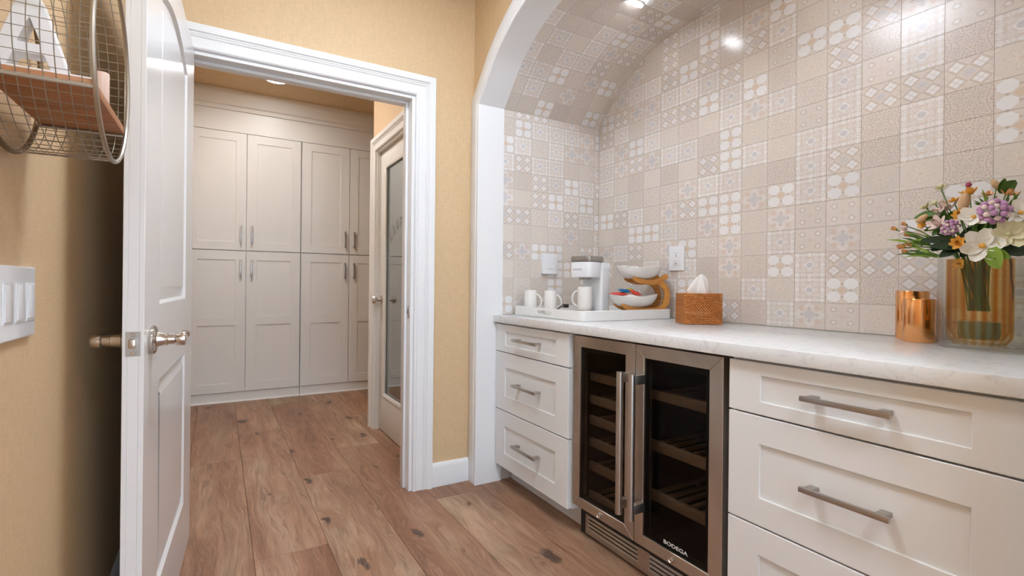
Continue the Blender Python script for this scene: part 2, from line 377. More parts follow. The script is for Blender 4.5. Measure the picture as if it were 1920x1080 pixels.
# ------------------------------------------------------------------ floor with planks
fl = struct(box('floor', M['sub'], None, -.6, 2.6, -2.3, 6.0, -.06, -.012))
PW, PL = .274, 1.86
pme = MB().box(0, PW - .0012, 0, PL - .0012, -.0115, 0).build('plank', M['floor'], None, bevel=.0008, segs=1, obj=False)
starts = {-2: 2.4, -1: 1.0, 0: 1.59, 1: 2.165, 2: 2.98, 3: 3.37, 4: 2.35, 5: 1.2, 6: 2.7, 7: 1.9, 8: 2.4}
tones = {(0,1): (.95,.93,.90), (0,2): (.88,.86,.84), (1,0): (.98,.92,.90), (1,1): (.97,.93,.91), (1,2): (1.06,1.12,1.12), (2,0): (1.10,1.22,1.27), (2,1): (.92,.87,.85), (3,0): (.86,.82,.80), (3,1): (1.08,1.18,1.2), (4,0): (1.04,1.12,1.14), (4,1): (.95,.93,.92), (5,0): (.88,.84,.82), (5,1): (.9,.88,.86)}
for c in range(-2, 9):
    y0 = starts[c]
    while y0 > -2.2: y0 -= PL
    k = 0; yy = y0; idx = -round((starts[c] - y0)/PL)
    while yy < 5.9:
        o = link('plank', pme, fl); o.location = (-.15 + c*PW, yy, 0)
        s = tones.get((c, idx + 1)) or tuple(random.uniform(.92, 1.12)*t for t in random.choice([(1,.97,.95), (1,1,1), (1.03,1.06,1.06)]))
        o.color = (*s, 1); yy += PL; idx += 1

# ------------------------------------------------------------------ walls
struct(box('wall_left', M['wall'], None, XL - .12, XL, -2.2, YD + .125, 0, ZC))
struct(MB().prism([(XL,0),(XA+.13,0),(XA+.13,ZC),(XL,ZC)], 'y', -2.3, -2.2, holes=[[(WX0,WZ0),(WX1,WZ0),(WX1,WZ1),(WX0,WZ1)]]).build('wall_rear', M['wall']))
wn_ = struct(MB().prism([(WX0,WZ0),(WX1,WZ0),(WX1,WZ1),(WX0,WZ1)], 'y', -2.28, -2.24, holes=[[(WX0+.06,WZ0+.06),((WX0+WX1)/2-.02,WZ0+.06),((WX0+WX1)/2-.02,WZ1-.06),(WX0+.06,WZ1-.06)], [((WX0+WX1)/2+.02,WZ0+.06),(WX1-.06,WZ0+.06),(WX1-.06,WZ1-.06),((WX0+WX1)/2+.02,WZ1-.06)]]).build('added_window_1', M['trim']))  # frame of the added, unseen glazing that admits the daylight
XO0, XO1, ZO = -.150, .872, 2.06
struct(MB().prism([(XL,0),(XO0,0),(XO0,ZO),(XO1,ZO),(XO1,0),(XA,0),(XA,ZC),(XL,ZC)], 'y', YD, YD + .125).build('wall_front', M['wall']))
struct(MB().prism([(YD+.125,0),(YJ,0)] + ARCH + [(YR,0),(-2.2,0),(-2.2,ZC),(YD+.125,ZC)], 'x', XA, XA2).build('wall_right', M['wall']))
struct(box('ceiling', pm('ceiling_paint', (.68,.60,.48), .8), None, XL - .12, XA2, -2.3, YD + .125, ZC, ZC + .1))
# baseboards
bbp = [(0,0),(0,.016),(.10,.016),(.118,.012),(.125,.006),(.125,0)]
struct(MB().loft([[(x, YD - h, d) for d, h in bbp] for x in (.978, 1.19)]).build('baseboard_front', M['trim']))
struct(MB().loft([[(XL + h, y, d) for d, h in bbp] for y in (-2.2, YD)]).build('baseboard_left', M['trim']))
# doorway casing, jamb lining and stop
casing = [(0,-.001),(0,.012),(.006,.017),(.014,.017),(.018,.012),(.050,.013),(.056,.018),(.061,.014),(.066,.018),(.071,.014),(.076,.021),(.086,.024),(.104,.025),(.106,.022),(.106,-.001)]
struct(MB().sweep([(XO1,0),(XO1,ZO),(XO0,ZO),(XO0,0)], casing, lambda p,q,h: (p, YD - h, q), -1).build('trim_1', M['trim']))
jm = MB()
jm.sweep([(XO1,0),(XO1,ZO),(XO0,ZO),(XO0,0)], [(-.018,0),(.0,0),(.0,.145),(-.018,.145)], lambda p,q,h: (p, YD + h - .002, q), -1)
struct(jm.build('trim_2', M['trim'], bevel=.0015, segs=1))
struct(MB().sweep([(XO1-.018,0),(XO1-.018,ZO-.018),(XO0+.018,ZO-.018),(XO0+.018,0)], [(-.013,.055),(0,.055),(0,.095),(-.013,.095)], lambda p,q,h: (p, YD + h, q), -1).build('trim_3', M['trim'], bevel=.002))
sp_ = struct(box('trim_4', M['chrome'], None, XO1 - .0205, XO1 - .0178, YD + .012, YD + .045, .90, .965, bevel=.001))
box('strike_hole', M['pod'], sp_, XO1 - .0208, XO1 - .0203, YD + .02, YD + .036, .92, .945)
# arch lining and face trim
path = [(YJ, 0)] + ARCH + [(YR, 0)]
archp = [(-.002,.0),(-.002,.17),(-.0005,.17),(.0,.022),(.010,.022),(.014,.016),(.020,.016),(.024,.020),(.085,.020),(.0935,.017),(.0935,0.)]
struct(MB().sweep(path, [(-.004,-.14),(-.004,.014),(-.001,.018),(.012,.018),(.016,.012),(.022,.012),(.027,.018),(.084,.018),(.0915,.014),(.0915,-.002),(.0,-.002),(.0,-.14)],
       lambda p,q,h: (XA - h - .002, p, q), -1).build('trim_5', M['trim'], smooth=.5))

# niche: tiled back wall, sides and vault
def clip(poly, cap):
    """clip polygon to the convex region below the arch polyline (p=y, q=z)"""
    for (a, b) in zip(cap[:-1], cap[1:]):
        d = (b[0]-a[0], b[1]-a[1]); out = []
        f = lambda p: d[0]*(p[1]-a[1]) - d[1]*(p[0]-a[0])       # >0 means below (path runs towards -y)
        for i in range(len(poly)):
            p, q = poly[i], poly[(i+1) % len(poly)]; fp, fq = f(p), f(q)
            if fp >= 0: out.append(p)
            if fp*fq < 0: t = fp/(fp-fq); out.append((p[0]+(q[0]-p[0])*t, p[1]+(q[1]-p[1])*t))
        poly = out
        if len(poly) < 3: return []
    return poly
TH, GAP = .006, .00035
def tile_mesh(poly, cell, k):
    """poly in local (u right, v up) metres, front at w=0, back at w=-TH; cell=(w,h) for the uv"""
    n = len(poly); me = bpy.data.meshes.new('tile'); e = .0003
    cx, cz = sum(p[0] for p in poly)/n, sum(p[1] for p in poly)/n
    ins = [(p[0] + math.copysign(min(e, abs(cx-p[0])), cx-p[0]), p[1] + math.copysign(min(e, abs(cz-p[1])), cz-p[1])) for p in poly]
    vs = [(*p, 0) for p in ins] + [(*p, -e) for p in poly] + [(*p, -TH) for p in poly]
    fs = [tuple(range(n))]
    for i in range(n):
        j = (i+1) % n; fs += [(i, n+i, n+j, j), (n+i, 2*n+i, 2*n+j, n+j)]
    me.from_pydata(vs, [], fs); uv = me.uv_layers.new(name='UVMap')
    for l in me.loops: v = vs[l.vertex_index]; uv.data[l.index].uv = (v[0]/cell[0], v[1]/cell[1])
    me.materials.append(TILE[k]); me.validate(); return me
FULL = {}
TW = [0,0,1,1,2,2,3,3,3,4,4,5,5,5,6,6]
def tile(parent, mat, w, h, poly=None):
    k = random.choice(TW)
    if poly is None:
        key = (k, w, h)
        if key not in FULL: FULL[key] = tile_mesh([(GAP,GAP),(w-GAP,GAP),(w-GAP,h-GAP),(GAP,h-GAP)], (w, h), k)
        me = FULL[key]
    else: me = tile_mesh(poly, (w, h), k)
    o = link('tile', me, parent); o.matrix_local = mat; return o
def axes(o, u, v):
    u, v = Vector(u), Vector(v); w = u.cross(v)
    return Matrix(((u.x,v.x,w.x,o[0]),(u.y,v.y,w.y,o[1]),(u.z,v.z,w.z,o[2]),(0,0,0,1)))
PY, PZ, PX = .1213, .0989, .1143
wb = struct(MB().prism([(YJ+.05,0),(YJ+.05,2.5),(YR-.05,2.5),(YR-.05,0)], 'x', XW + TH - .0012, XW + .1).build('wall_back', M['grout']))
z0s = [ZCT + .001] + [.923 + PZ*k for k in range(1, 17)]
ys = [YR + .0005] + [.574 + PY*k for k in range(-2, 15)] + [YJ - .0005]
cap = [(YJ, 1.9)] + ARCH + [(YR, 1.9)]
for i in range(len(ys)-1):
    for j in range(len(z0s)-1):
        ya, yb, za, zb = ys[i]+GAP, ys[i+1]-GAP, z0s[j]+GAP, z0s[j+1]-GAP
        # u runs towards -y so that the tile faces -x
        rect = [(yb,za),(ya,za),(ya,zb),(yb,zb)]
        pl = clip(rect, ARCH)
        if not pl: continue
        full = len(pl) == 4 and all(abs(a[0]-b[0]) + abs(a[1]-b[1]) < 1e-6 for a, b in zip(pl, rect)) and abs(yb-ya-PY+2*GAP) < 1e-4 and abs(zb-za-PZ+2*GAP) < 1e-4
        org = (XW, ys[i] + PY if i == 0 else (ys[i+1] if i < len(ys)-2 else ys[i] + PY), z0s[j] if j else .923 - .0)
        if i == 0: org = (XW, ys[1], org[2])
        ar = abs(sum(pl[k][0]*pl[(k+1)%len(pl)][1] - pl[(k+1)%len(pl)][0]*pl[k][1] for k in range(len(pl))))/2
        if ar < 1.5e-4: continue
        mt = axes(org, (0,-1,0), (0,0,1))
        tile(wb, mt, PY, PZ, None if full else [(org[1]-p[0], p[1]-org[2]) for p in pl])
def side_wall(name, y, sgn):
    w = struct(box(name, M['grout'], None, XA2 - .0, XW + TH, min(y + sgn*(TH-.0012), y + sgn*.09), max(y + sgn*(TH-.0012), y + sgn*.09), 0, 2.06))
    xs = [XA2 + .004] + [1.418 + PX*k for k in range(0, 6)]; xs = [x for x in xs if x < XW - .01] + [XW - .0005]
    for i in range(len(xs)-1):
        for j in range(len(z0s)-1):
            za, zb = z0s[j], min(z0s[j+1], 2.05)
            if zb - za < .01: continue
            if sgn > 0: org, u = (xs[i] if i else xs[1]-PX, y, za if j else .923), (1,0,0)
            else: org, u = (xs[i+1], y, za), (-1,0,0)
            wdt = xs[i+1] - xs[i]; off = (xs[i] - org[0]) if sgn > 0 else 0
            p = [(off+GAP, za-org[2]+GAP), (off+wdt-GAP, za-org[2]+GAP), (off+wdt-GAP, zb-org[2]-GAP), (off+GAP, zb-org[2]-GAP)]
            full = abs(wdt-PX) < 1e-4 and abs(zb-za-PZ) < 1e-4
            tile(w, axes(org, u, (0,0,1)), PX, PZ, None if full else p)
    return w
side_wall('wall_niche_left', YJ, 1); side_wall('wall_niche_right', YR, -1)
# vault: tiles laid along the arch curve
vt = struct(MB().sweep(ARCH, [(TH-.0012,0),(.05,0),(.05,.70),(TH-.0012,.70)], lambda p,q,h: (XA2 + h, p, q), -1).build('ceiling_niche', M['grout']))
dist = [0.]
for a, b in zip(ARCH[:-1], ARCH[1:]): dist.append(dist[-1] + math.hypot(b[0]-a[0], b[1]-a[1]))
def at_len(s):
    for i in range(len(dist)-1):
        if s <= dist[i+1] + 1e-9: t = (s-dist[i])/(dist[i+1]-dist[i]); return Vector((ARCH[i][0] + (ARCH[i+1][0]-ARCH[i][0])*t, ARCH[i][1] + (ARCH[i+1][1]-ARCH[i][1])*t))
    return Vector(ARCH[-1])
nrow = round(dist[-1]/.101); step = dist[-1]/nrow
xs = [XA2 + .004] + [1.418 + PX*k for k in range(0, 6)]; xs = [x for x in xs if x < XW - .01] + [XW]
for r in range(nrow):
    a, b = at_len(r*step), at_len((r+1)*step); d = (b-a); h = round(d.length, 4); d.normalize()
    for i in range(len(xs)-1):
        w = xs[i+1]-xs[i]; v = (0, d.x, d.y)                      # u=+x, v along arch, normal u x v points down into niche
        if i == 0: poly = [(PX-w+GAP,GAP),(PX-GAP,GAP),(PX-GAP,h-GAP),(PX-w+GAP,h-GAP)]; ox = xs[1]-PX
        elif i == len(xs)-2: poly = [(GAP,GAP),(w-GAP,GAP),(w-GAP,h-GAP),(GAP,h-GAP)]; ox = xs[i]
        else: poly = None; ox = xs[i]
        tile(vt, axes((ox, a.x, a.y), (1,0,0), v), PX, h, poly)

# ------------------------------------------------------------------ hall beyond the doorway
XH0, XH1, YH = -.262, 1.0, 3.81
HY0 = YD + .125
struct(box('wall_hall_left', M['wall'], None, XH0 - .1, XH0, HY0, 5.75, 0, ZC))
LY0, LY1 = 2.80, 3.71
struct(MB().prism([(HY0,0),(LY0,0),(LY0,ZO),(LY1,ZO),(LY1,0),(YH,0),(YH,ZC),(HY0,ZC)], 'x', XH1, XH1 + .12).build('wall_hall_right', M['wall']))
struct(box('wall_hall_end', M['wall'], None, XH0 - .1, 2.5, 5.75, 5.85, 0, ZC))
struct(box('wall_hall_side', M['wall'], None, 2.4, 2.5, YH - .12, 5.75, 0, ZC))
struct(box('wall_hall_return', M['wall'], None, XH1 + .12, 2.4, YH - .12, YH, 0, ZC))
struct(box('wall_laundry', pm('laundry_paint', (.55,.54,.50), .7), None, 1.75, 1.8, HY0, YH - .12, 0, ZC))
struct(box('ceiling_hall', M['wall'], None, XH0 - .1, 2.5, HY0, 5.85, ZC, ZC + .1))
struct(MB().sweep([(LY1,0),(LY1,ZO),(LY0,ZO),(LY0,0)], [(d*.94, h) for d, h in casing], lambda p,q,h: (XH1 - h, p, q), -1).build('trim_6', M['farcab']))
struct(MB().sweep([(LY1,0),(LY1,ZO),(LY0,ZO),(LY0,0)], [(-.012,0),(0,0),(0,.12),(-.012,.12)], lambda p,q,h: (XH1 + h, p, q), -1).build('trim_7', M['farcab']))
# laundry door with etched pane
d2 = struct(MB().prism([(LY0+.013,.008),(LY1-.013,.008),(LY1-.013,ZO-.014),(LY0+.013,ZO-.014)], 'x', XH1 + .028, XH1 + .066,
      holes=[[(LY0+.12,.27),(LY1-.12,.27),(LY1-.12,1.93),(LY0+.12,1.93)]]).build('door_2', M['farcab'], bevel=.003))
gy0, gy1, gz0, gz1 = LY0+.12, LY1-.12, .27, 1.93
MB().sweep([(gy1,gz0),(gy1,gz1),(gy0,gz1),(gy0,gz0),(gy1,gz0)], [(-.016,.004),(0,.012),(.004,.012),(.004,-.004),(-.016,-.004)], lambda p,q,h: (XH1 + .028 - h + .006, p, q), -1).build('glazing_bead', M['farcab'], d2)
pane = box('pane', M['lens'], d2, XH1 + .044, XH1 + .050, gy0, gy1, gz0, gz1)
tx = MB(); word = 'Laundry'; R0 = .36; yc, zc = (gy0+gy1)/2, 1.36
for i, ch in enumerate(word):
    ang = (i - 3)*-.215
    def fn(x, y, z, ang=ang):
        x -= .04; y += R0; x, y = x*math.cos(ang) - y*math.sin(ang), x*math.sin(ang) + y*math.cos(ang)
        return (XH1 + .0434 - z*.5, yc - x*.95, zc - R0 + y + .10)
    add_text(tx, ch, .15, fn, .001)
tx.build('etched_lettering', M['etch'], pane, smooth=0)
kb = MB().lathe([(.0,0),(.032,0),(.032,.008),(.013,.012),(.012,.035),(.026,.045),(.030,.058),(.024,.070),(0,.073)], 24, (XH1 + .028, LY1 - .062, .96), Matrix.Rotation(-PI/2, 3, 'Y'))
kb.build('door_knob', M['chrome'], d2)

# shaker panel front, plane normal to -axis
def shaker(name, m, parent, a0, a1, z0, z1, face, th, sa, sz, axis='x', mids=(), rec=.007, bev=.0015):
    """frame of width sa (sides) / sz (rails) round one or more recessed fields; face is the front coordinate (faces the negative axis)"""
    zz = [z0 + sz] + [v for mz in mids for v in (mz[0], mz[1])] + [z1 - sz]
    holes = [[(a0+sa, zz[k]), (a1-sa, zz[k]), (a1-sa, zz[k+1]), (a0+sa, zz[k+1])] for k in range(0, len(zz), 2)]
    fr = MB().prism([(a0,z0),(a1,z0),(a1,z1),(a0,z1)], axis, face, face + th*.55, holes=holes)
    o = fr.build(name, m, parent, bevel=bev, segs=1)
    bk = MB()
    if axis == 'x': bk.box(face + rec, face + th, a0 + .001, a1 - .001, z0 + .001, z1 - .001)
    else: bk.box(a0 + .001, a1 - .001, face + rec, face + th, z0 + .001, z1 - .001)
    bk.build('recessed_panel', m, o)
    return o
def bar_pull(parent, c, length, axis, face, m, t=.0115, proj=.036):
    """square bar handle on two posts; c=(along,z) centre; face=-axis coordinate of the front; axis 'x' fronts"""
    mb = MB(); a, z = c; h = length/2
    if axis == 'x':
        mb.box(face - proj, face - proj + t*.8, a - h, a + h, z - t/2, z + t/2)
        for s in (-1, 1): mb.box(face - proj + t*.4, face - .0005, a + s*(h - .02) - .011, a + s*(h - .02) + .011, z - t*.42 + .001, z + t*.42 + .001)
    else:
        mb.box(a - t/2, a + t/2, face - proj, face - proj + t*.8, z - h, z + h)
        for s in (-1, 1): mb.box(a - t*.42, a + t*.42, face - proj + t*.4, face - .0005, z + s*(h - .018) - .009, z + s*(h - .018) + .009)
    return mb.build('handle', m, parent, bevel=.0012)
# far tall cabinets
YF = 5.13
def tall_cabinet(x0, x1, label):
    t = thing('tall_cabinet', label, 'cabinet', ((x0+x1)/2, YF + .3, 0), 0, 'built-in cabinets at the end of the hall')
    box('carcass', M['farcab'], t, x0 + .001, x1 - .001, YF + .022, 5.749, .088, 2.62)
    box('toe_board', M['farcab'], t, x0 + .001, x1 - .001, YF + .012, YF + .03, 0, .0875)
    MB().loft([[(x, YF + .012 - h, z) for z, h in ((0,0),(0,.012),(.008,.011),(.013,.006),(.014,0))] for x in (x0+.001, x1-.001)]).build('shoe_moulding', M['farcab'], t)
    xm = (x0+x1)/2
    for k, (a, b) in enumerate(((x0 + .005, xm - .0022), (xm + .0022, x1 - .005))):
        hx = b - .042 if k == 0 else a + .042
        d = shaker('door', M['farcab'], t, a, b, 1.366, 2.42, YF, .02, .085, .075, 'y'); bar_pull(d, (hx, 1.51), .16, 'y', YF, M['nickel'], .014)
        d = shaker('door', M['farcab'], t, a, b, .092, 1.358, YF, .02, .085, .08, 'y', mids=((.69, .77),)); bar_pull(d, (hx, 1.20), .16, 'y', YF, M['nickel'], .014)
    return t
tall_cabinet(-.2565, .6645, 'white tall cabinet at the hall end, nearest the open door, light on its handles')
tall_cabinet(.6665, 1.56, 'white tall cabinet at the hall end, partly hidden behind the glazed door')
crown = [(2.615,0),(2.615,.012),(2.63,.016),(2.645,.022),(2.655,.038),(2.69,.062),(2.735,.085),(2.745,.085),(2.75,.092),(2.775,.092),(2.775,-.015),(2.615,-.015)]
struct(box('trim_9', M['farcab'], None, XH0 + .001, 2.39, YF + .004, YF + .0215, 2.4255, 2.62))
struct(MB().loft([[(x, YF + .003 - h, z - .0006) for z, h in crown] for x in (XH0 + .0005, 2.39)]).build('trim_8', M['farcab'], smooth=.4))

# ------------------------------------------------------------------ open panel door
DW, DT, DA = 1.03, .042, math.radians(2.9)
d1 = struct(bpy.data.objects.new('door_1', None)); COL.objects.link(d1)
d1.location = (-.101, 2.484, .012); d1.rotation_euler = (0, 0, -PI/2 - DA); ORG['door_1'] = Vector()
# local: +x along the leaf towards the latch, y across it (face towards the room at y=+), z up
def loc_sign(): return 1
DH = 2.038
def arch_panel(x0, x1, z0, z1, rise, n=18):
    return [(x0,z0),(x1,z0)] + [(x1 + (x0-x1)*k/n, z1 + rise*math.sin(PI*k/n)**.85) for k in range(n+1)]
def inset(poly, d):
    n = len(poly); out = []
    for i in range(n):
        p0, p, p1 = Vector(poly[i-1]), Vector(poly[i]), Vector(poly[(i+1)%n]); a, b = (p-p0).normalized(), (p1-p).normalized()
        na, nb = Vector((-a.y, a.x)), Vector((-b.y, b.x)); m = (na+nb).normalized(); out.append(tuple(p + m*(d/max(.35, m.dot(na)))))
    return out
pans = [arch_panel(.225, .815, .225, .795, 0.0001), arch_panel(.225, .815, 1.005, 1.85, .065)]
MB().box(0, DW, -DT + .011, -.011, 0, DH).build('leaf_core', M['doorw'], d1)
for s in (0, 1):
    y0, y1 = ((-.0111, 0.) if s == 0 else (-DT + .0111, -DT))
    MB().prism([(0,0),(DW,0),(DW,DH),(0,DH)], 'y', y0, y1, holes=pans).build('leaf_frame', M['doorw'], d1, bevel=.0012, segs=1)
    for p in pans:
        sg = 1 if s == 0 else -1; f = lambda pl, y: [(q[0], (y if s == 0 else -DT - y), q[1]) for q in pl]
        MB().loft([f(inset(p, .0003), -.0008), f(inset(p, .010), -.0095), f(inset(p, .020), -.0095), f(inset(p, .045), -.0035), f(inset(p, .047), -.003)], True, False).build('panel_moulding', M['doorw'], d1)
        MB().prism(inset(p, .046), 'y', (-.011 if s == 0 else -DT + .011), (-.0030 if s == 0 else -DT + .0030)).build('raised_panel', M['doorw'], d1)
LZ, LU = .921, .947
def lever(sgn, y):
    rot = Matrix.Rotation(-PI/2*sgn, 3, 'X')
    o = MB().lathe([(0,0),(.034,0),(.036,.003),(.036,.009),(.031,.013),(.018,.015),(.017,.020),(.0155,.03),(.0155,.036),(.0135,.038),(.0125,.052),(.0165,.056),(.0175,.066),(.016,.074),(0,.076)], 32, (LU, y, LZ), rot).build('lever_handle', M['chrome'], d1)
    pts = [(LU - t*.13 - .0, y + sgn*(.066 - .010*math.sin(t*PI)), LZ + .004 - .016*t*t + .012*t) for t in [k/10 for k in range(11)]]
    MB().tube(pts, [.0135,.0125,.0115,.011,.0105,.0105,.0105,.011,.0115,.011,.006], 12).build('lever_arm', M['chrome'], o)
lever(1, 0.); lever(-1, -DT)
lp = box('latch_plate', M['nickel'], d1, DW - .001, DW + .0012, -DT/2 - .0145, -DT/2 + .0145, LZ - .030, LZ + .028)
box('latch_bolt', M['chrome'], lp, DW + .001, DW + .011, -DT/2 - .008, -DT/2 + .007, LZ - .011, LZ + .011, bevel=.003)
for dz in (-.022, .021): MB().lathe([(0,0),(.0042,0),(.0035,.0012),(0,.0013)], 12, (DW + .0012, -DT/2, LZ + dz - .001), Matrix.Rotation(PI/2, 3, 'Y')).build('screw', M['chrome'], lp)

# ------------------------------------------------------------------ drawer units, worktop
XC = 1.31
def drawer_unit(y0, y1, label):
    t = thing('drawer_cabinet', label, 'cabinet', (1.6, (y0+y1)/2, 0), 0, 'white base cabinets under the worktop')
    box('carcass', M['cab'], t, XC + .0225, XW - .01, y0 + .001, y1 - .001, .104, .872)
    box('toe_kick', M['cab'], t, 1.415, 1.43, y0 + .001, y1 - .001, 0, .1035)
    for z0, z1, sz in ((.722,.868,.037), (.411,.717,.078), (.106,.406,.078)):
        d = shaker('drawer', M['cab'], t, y0 + .003, y1 - .003, z0, z1, XC, .022, .098, sz)
        bar_pull(d, ((y0+y1)/2 + .0, (z0+z1)/2 + .003), .222 if y0 > 1.5 else .20, 'x', XC + .007, M['nickel'], .013, .042)
    if y0 < 1: box('filler_strip', M['cab'], t, XC + .004, XC + .02, YR + .004, y0 - .0005, .104, .868)
    return t
drawer_unit(1.742, 2.405, 'white three-drawer cabinet beside the arch jamb, left of the wine fridge')
drawer_unit(.2985, .957, 'white three-drawer cabinet below the flowers, right of the wine fridge')
wt = tag(MB().box(1.291, XW - .0005, YR + .001, YJ - .001, .8765, ZCT).build('worktop', M['quartz'], None, bevel=.0025), 'white marbled quartz worktop running along the tiled niche', 'worktop')

# ------------------------------------------------------------------ wine fridge
FX, FY0, FY1, FYM = 1.322, .983, 1.722, 1.355
fr = thing('wine_fridge', 'stainless two-door wine fridge with dark glass between the drawer cabinets', 'wine fridge', (1.65, 1.352, 0))
mb = MB()
BX0 = FX + .045
for b in ((BX0, 1.98, FY0+.002, FY0+.02, .012, .862), (BX0, 1.98, FY1-.02, FY1-.002, .012, .862), (BX0, 1.98, FY0+.02, FY1-.02, .842, .862), (BX0, 1.98, FY0+.02, FY1-.02, .10, .14), (1.96, 1.98, FY0+.02, FY1-.02, .14, .842), (BX0+.01, 1.96, FYM-.012, FYM+.012, .14, .842)): mb.box(*b)
mb.build('body', M['black'], fr)
def fdoor(y0, y1, hy, text):
    z0, z1, wl, wh = .141, .866, .050, .046
    gy0, gy1, gz0, gz1 = y0 + wl, y1 - wl*.86, z0 + wh*.9, z1 - wh
    O, I = [(y0,z0),(y1,z0),(y1,z1),(y0,z1)], [(gy0,gz0),(gy1,gz0),(gy1,gz1),(gy0,gz1)]
    d = None
    for k in range(4):
        j = (k+1) % 4
        p = MB().prism([O[k], O[j], I[j], I[k]], 'x', FX, FX + .042)
        if d is None: d = p.build('door', M['steel'], fr, bevel=.0012, segs=1)
        else: p.build('frame_rail', M['steel'], d, bevel=.0012, segs=1)
    pn = box('pane', M['fglass'], d, FX + .006, FX + .010, gy0 - .002, gy1 + .002, gz0 - .002, gz1 + .002)
    mask = MB().prism([(gy0-.002,gz0-.002),(gy1+.002,gz0-.002),(gy1+.002,gz1+.002),(gy0-.002,gz1+.002)], 'x', FX + .0108, FX + .0125, holes=[[(gy0+.018,gz0+.02),(gy1-.018,gz0+.02),(gy1-.018,gz1-.02),(gy0+.018,gz1-.02)]])
    mask.build('pane_border', M['black'], d)
    h = MB().tube([(FX - .058, hy, .248), (FX - .058, hy, .766)], .0125, 20).build('handle', M['steel'], d, smooth=.9)
    for z in (.285, .745): MB().box(FX - .058, FX + .001, hy - .011, hy + .011, z - .017, z + .017).build('handle_bracket', M['steel'], h, bevel=.002)
    lk = MB().lathe([(0,0),(.011,0),(.011,.005),(.008,.007),(.0065,.0045),(.003,.0045),(0,.005)], 20, (FX - .0005, (y0+y1)/2 + .008, .158), Matrix.Rotation(-PI/2, 3, 'Y')).build('lock', M['chrome'], d)
    if text:
        tm = MB(); add_text(tm, 'BODEGA', .0185, lambda x, y, z: (FX + .0052 - z*.5, 1.2175 - x*1.38, .1965 + y), .0003); tm.build('lettering', M['letter'], d, smooth=0)
    return d
fdoor(FYM + .0015, FY1, FYM + .018, False); fdoor(FY0, FYM - .0015, FYM - .042, True)
def shelf(y0, y1, z, bars=7):
    s = MB().box(FX + .058, FX + .074, y0, y1, z - .018, z + .018).build('shelf', M['shelfw'], fr, bevel=.001)
    for k in range(bars):
        y = y0 + .01 + (y1-y0-.02)*k/(bars-1); MB().box(FX + .074, 1.90, y - .0085, y + .0085, z - .006, z + .004).build('shelf_slat', M['shelfw'], s)
    MB().tube([(FX + .3, y0, z - .008), (FX + .3, y1, z - .008)], .003, 6).build('shelf_rod', M['nickel'], s)
for z in (.690, .592, .503, .408, .306, .180): shelf(FYM + .016, FY1 - .035, z)
for z in (.682, .495, .312): shelf(FY0 + .035, FYM - .016, z)
gx = FX + .05
gr = MB().prism([(FY0,.012),(FY1,.012),(FY1,.128),(FY0,.128)], 'x', gx, gx + .012, holes=[[(FYM+.03,.03),(FY1-.045,.03),(FY1-.045,.112),(FYM+.03,.112)], [(FY0+.045,.03),(FYM-.03,.03),(FYM-.03,.112),(FY0+.045,.112)]]).build('vent_grille', M['steel'], fr, bevel=.001)
box('vent_backing', M['dark'], gr, gx + .035, gx + .04, FY0 + .01, FY1 - .01, .014, .126)
for (a, b) in ((FYM + .03, FY1 - .045), (FY0 + .045, FYM - .03)):
    for k in range(5):
        z = .037 + k*.0168; MB().loft([[(gx + .003, y, z - .0052), (gx - .001, y, z - .0045), (gx + .003, y, z + .0042), (gx + .006, y, z + .0035)] for y in (a - .002, b + .002)]).build('vent_slat', M['steel'], gr)
for y in (FY0 + .02, FY1 - .02, FYM): MB().box(1.5, 1.53, y - .015, y + .015, 0, .0125).build('foot', M['black'], fr)

# ------------------------------------------------------------------ wall plates
sw = thing('light_switch', 'white light switch plate on the tan wall by the open door', 'light switch', (XL, 1.14, 1.04))
MB().prism(rrect(1.045, 1.232, .980, 1.103, .004), 'x', XL + .0002, XL + .008).build('plate', M['white'], sw, bevel=.002)
for y in (1.203, 1.150, 1.093):
    MB().prism([(y-.021,1.008),(y+.021,1.008),(y+.021,1.075),(y-.021,1.075)], 'x', XL + .0078, XL + .0095).build('rocker_frame', M['white'], sw, bevel=.0006, segs=1)
    MB().loft([[(XL + .009, yy, 1.012), (XL + .0112, yy, 1.012), (XL + .0103, yy, 1.071), (XL + .009, yy, 1.071)] for yy in (y-.018, y+.018)]).build('rocker', M['white'], sw, bevel=.0008)
ou = thing('power_outlet', 'white double power outlet on the tile wall above the tissue box', 'outlet', (XW, 1.785, 1.22))
MB().prism(rrect(1.738, 1.836, 1.160, 1.288, .004), 'x', XW - .008, XW - .0002).build('plate', M['white'], ou, bevel=.002)
fc = MB().prism([(1.767,1.183),(1.809,1.183),(1.809,1.263),(1.767,1.263)], 'x', XW - .0098, XW - .0079).build('socket_face', M['white'], ou, bevel=.0006)
for zc2 in (1.203, 1.243):
    for y, z, hh in ((1.781, zc2 + .006, .005), (1.795, zc2 + .006, .0045)): box('socket_slot', M['greyink'], fc, XW - .0101, XW - .0097, y - .0011, y + .0011, z - hh, z + hh)
    MB().lathe([(0,0),(.0032,0),(.0032,.0004),(0,.0004)], 12, (XW - .0098, 1.788, zc2 - .007), Matrix.Rotation(-PI/2, 3, 'Y')).build('socket_hole', M['dark'], fc)
dv = thing('wall_device', 'white rectangular plug-in device on the tiled side wall above the mugs', 'wall device', (1.655, YJ, 1.2))
MB().prism(rrect(1.602, 1.708, 1.143, 1.262, .006), 'y', YJ - .022, YJ - .0002).build('case', M['white'], dv, bevel=.004)
MB().box(1.637, 1.673, YJ - .0226, YJ - .0219, 1.171, 1.1735).build('printed_line', M['greyink'], dv)
MB().box(1.607, 1.703, YJ - .0224, YJ - .0219, 1.235, 1.2358).build('seam', M['letter'], dv)

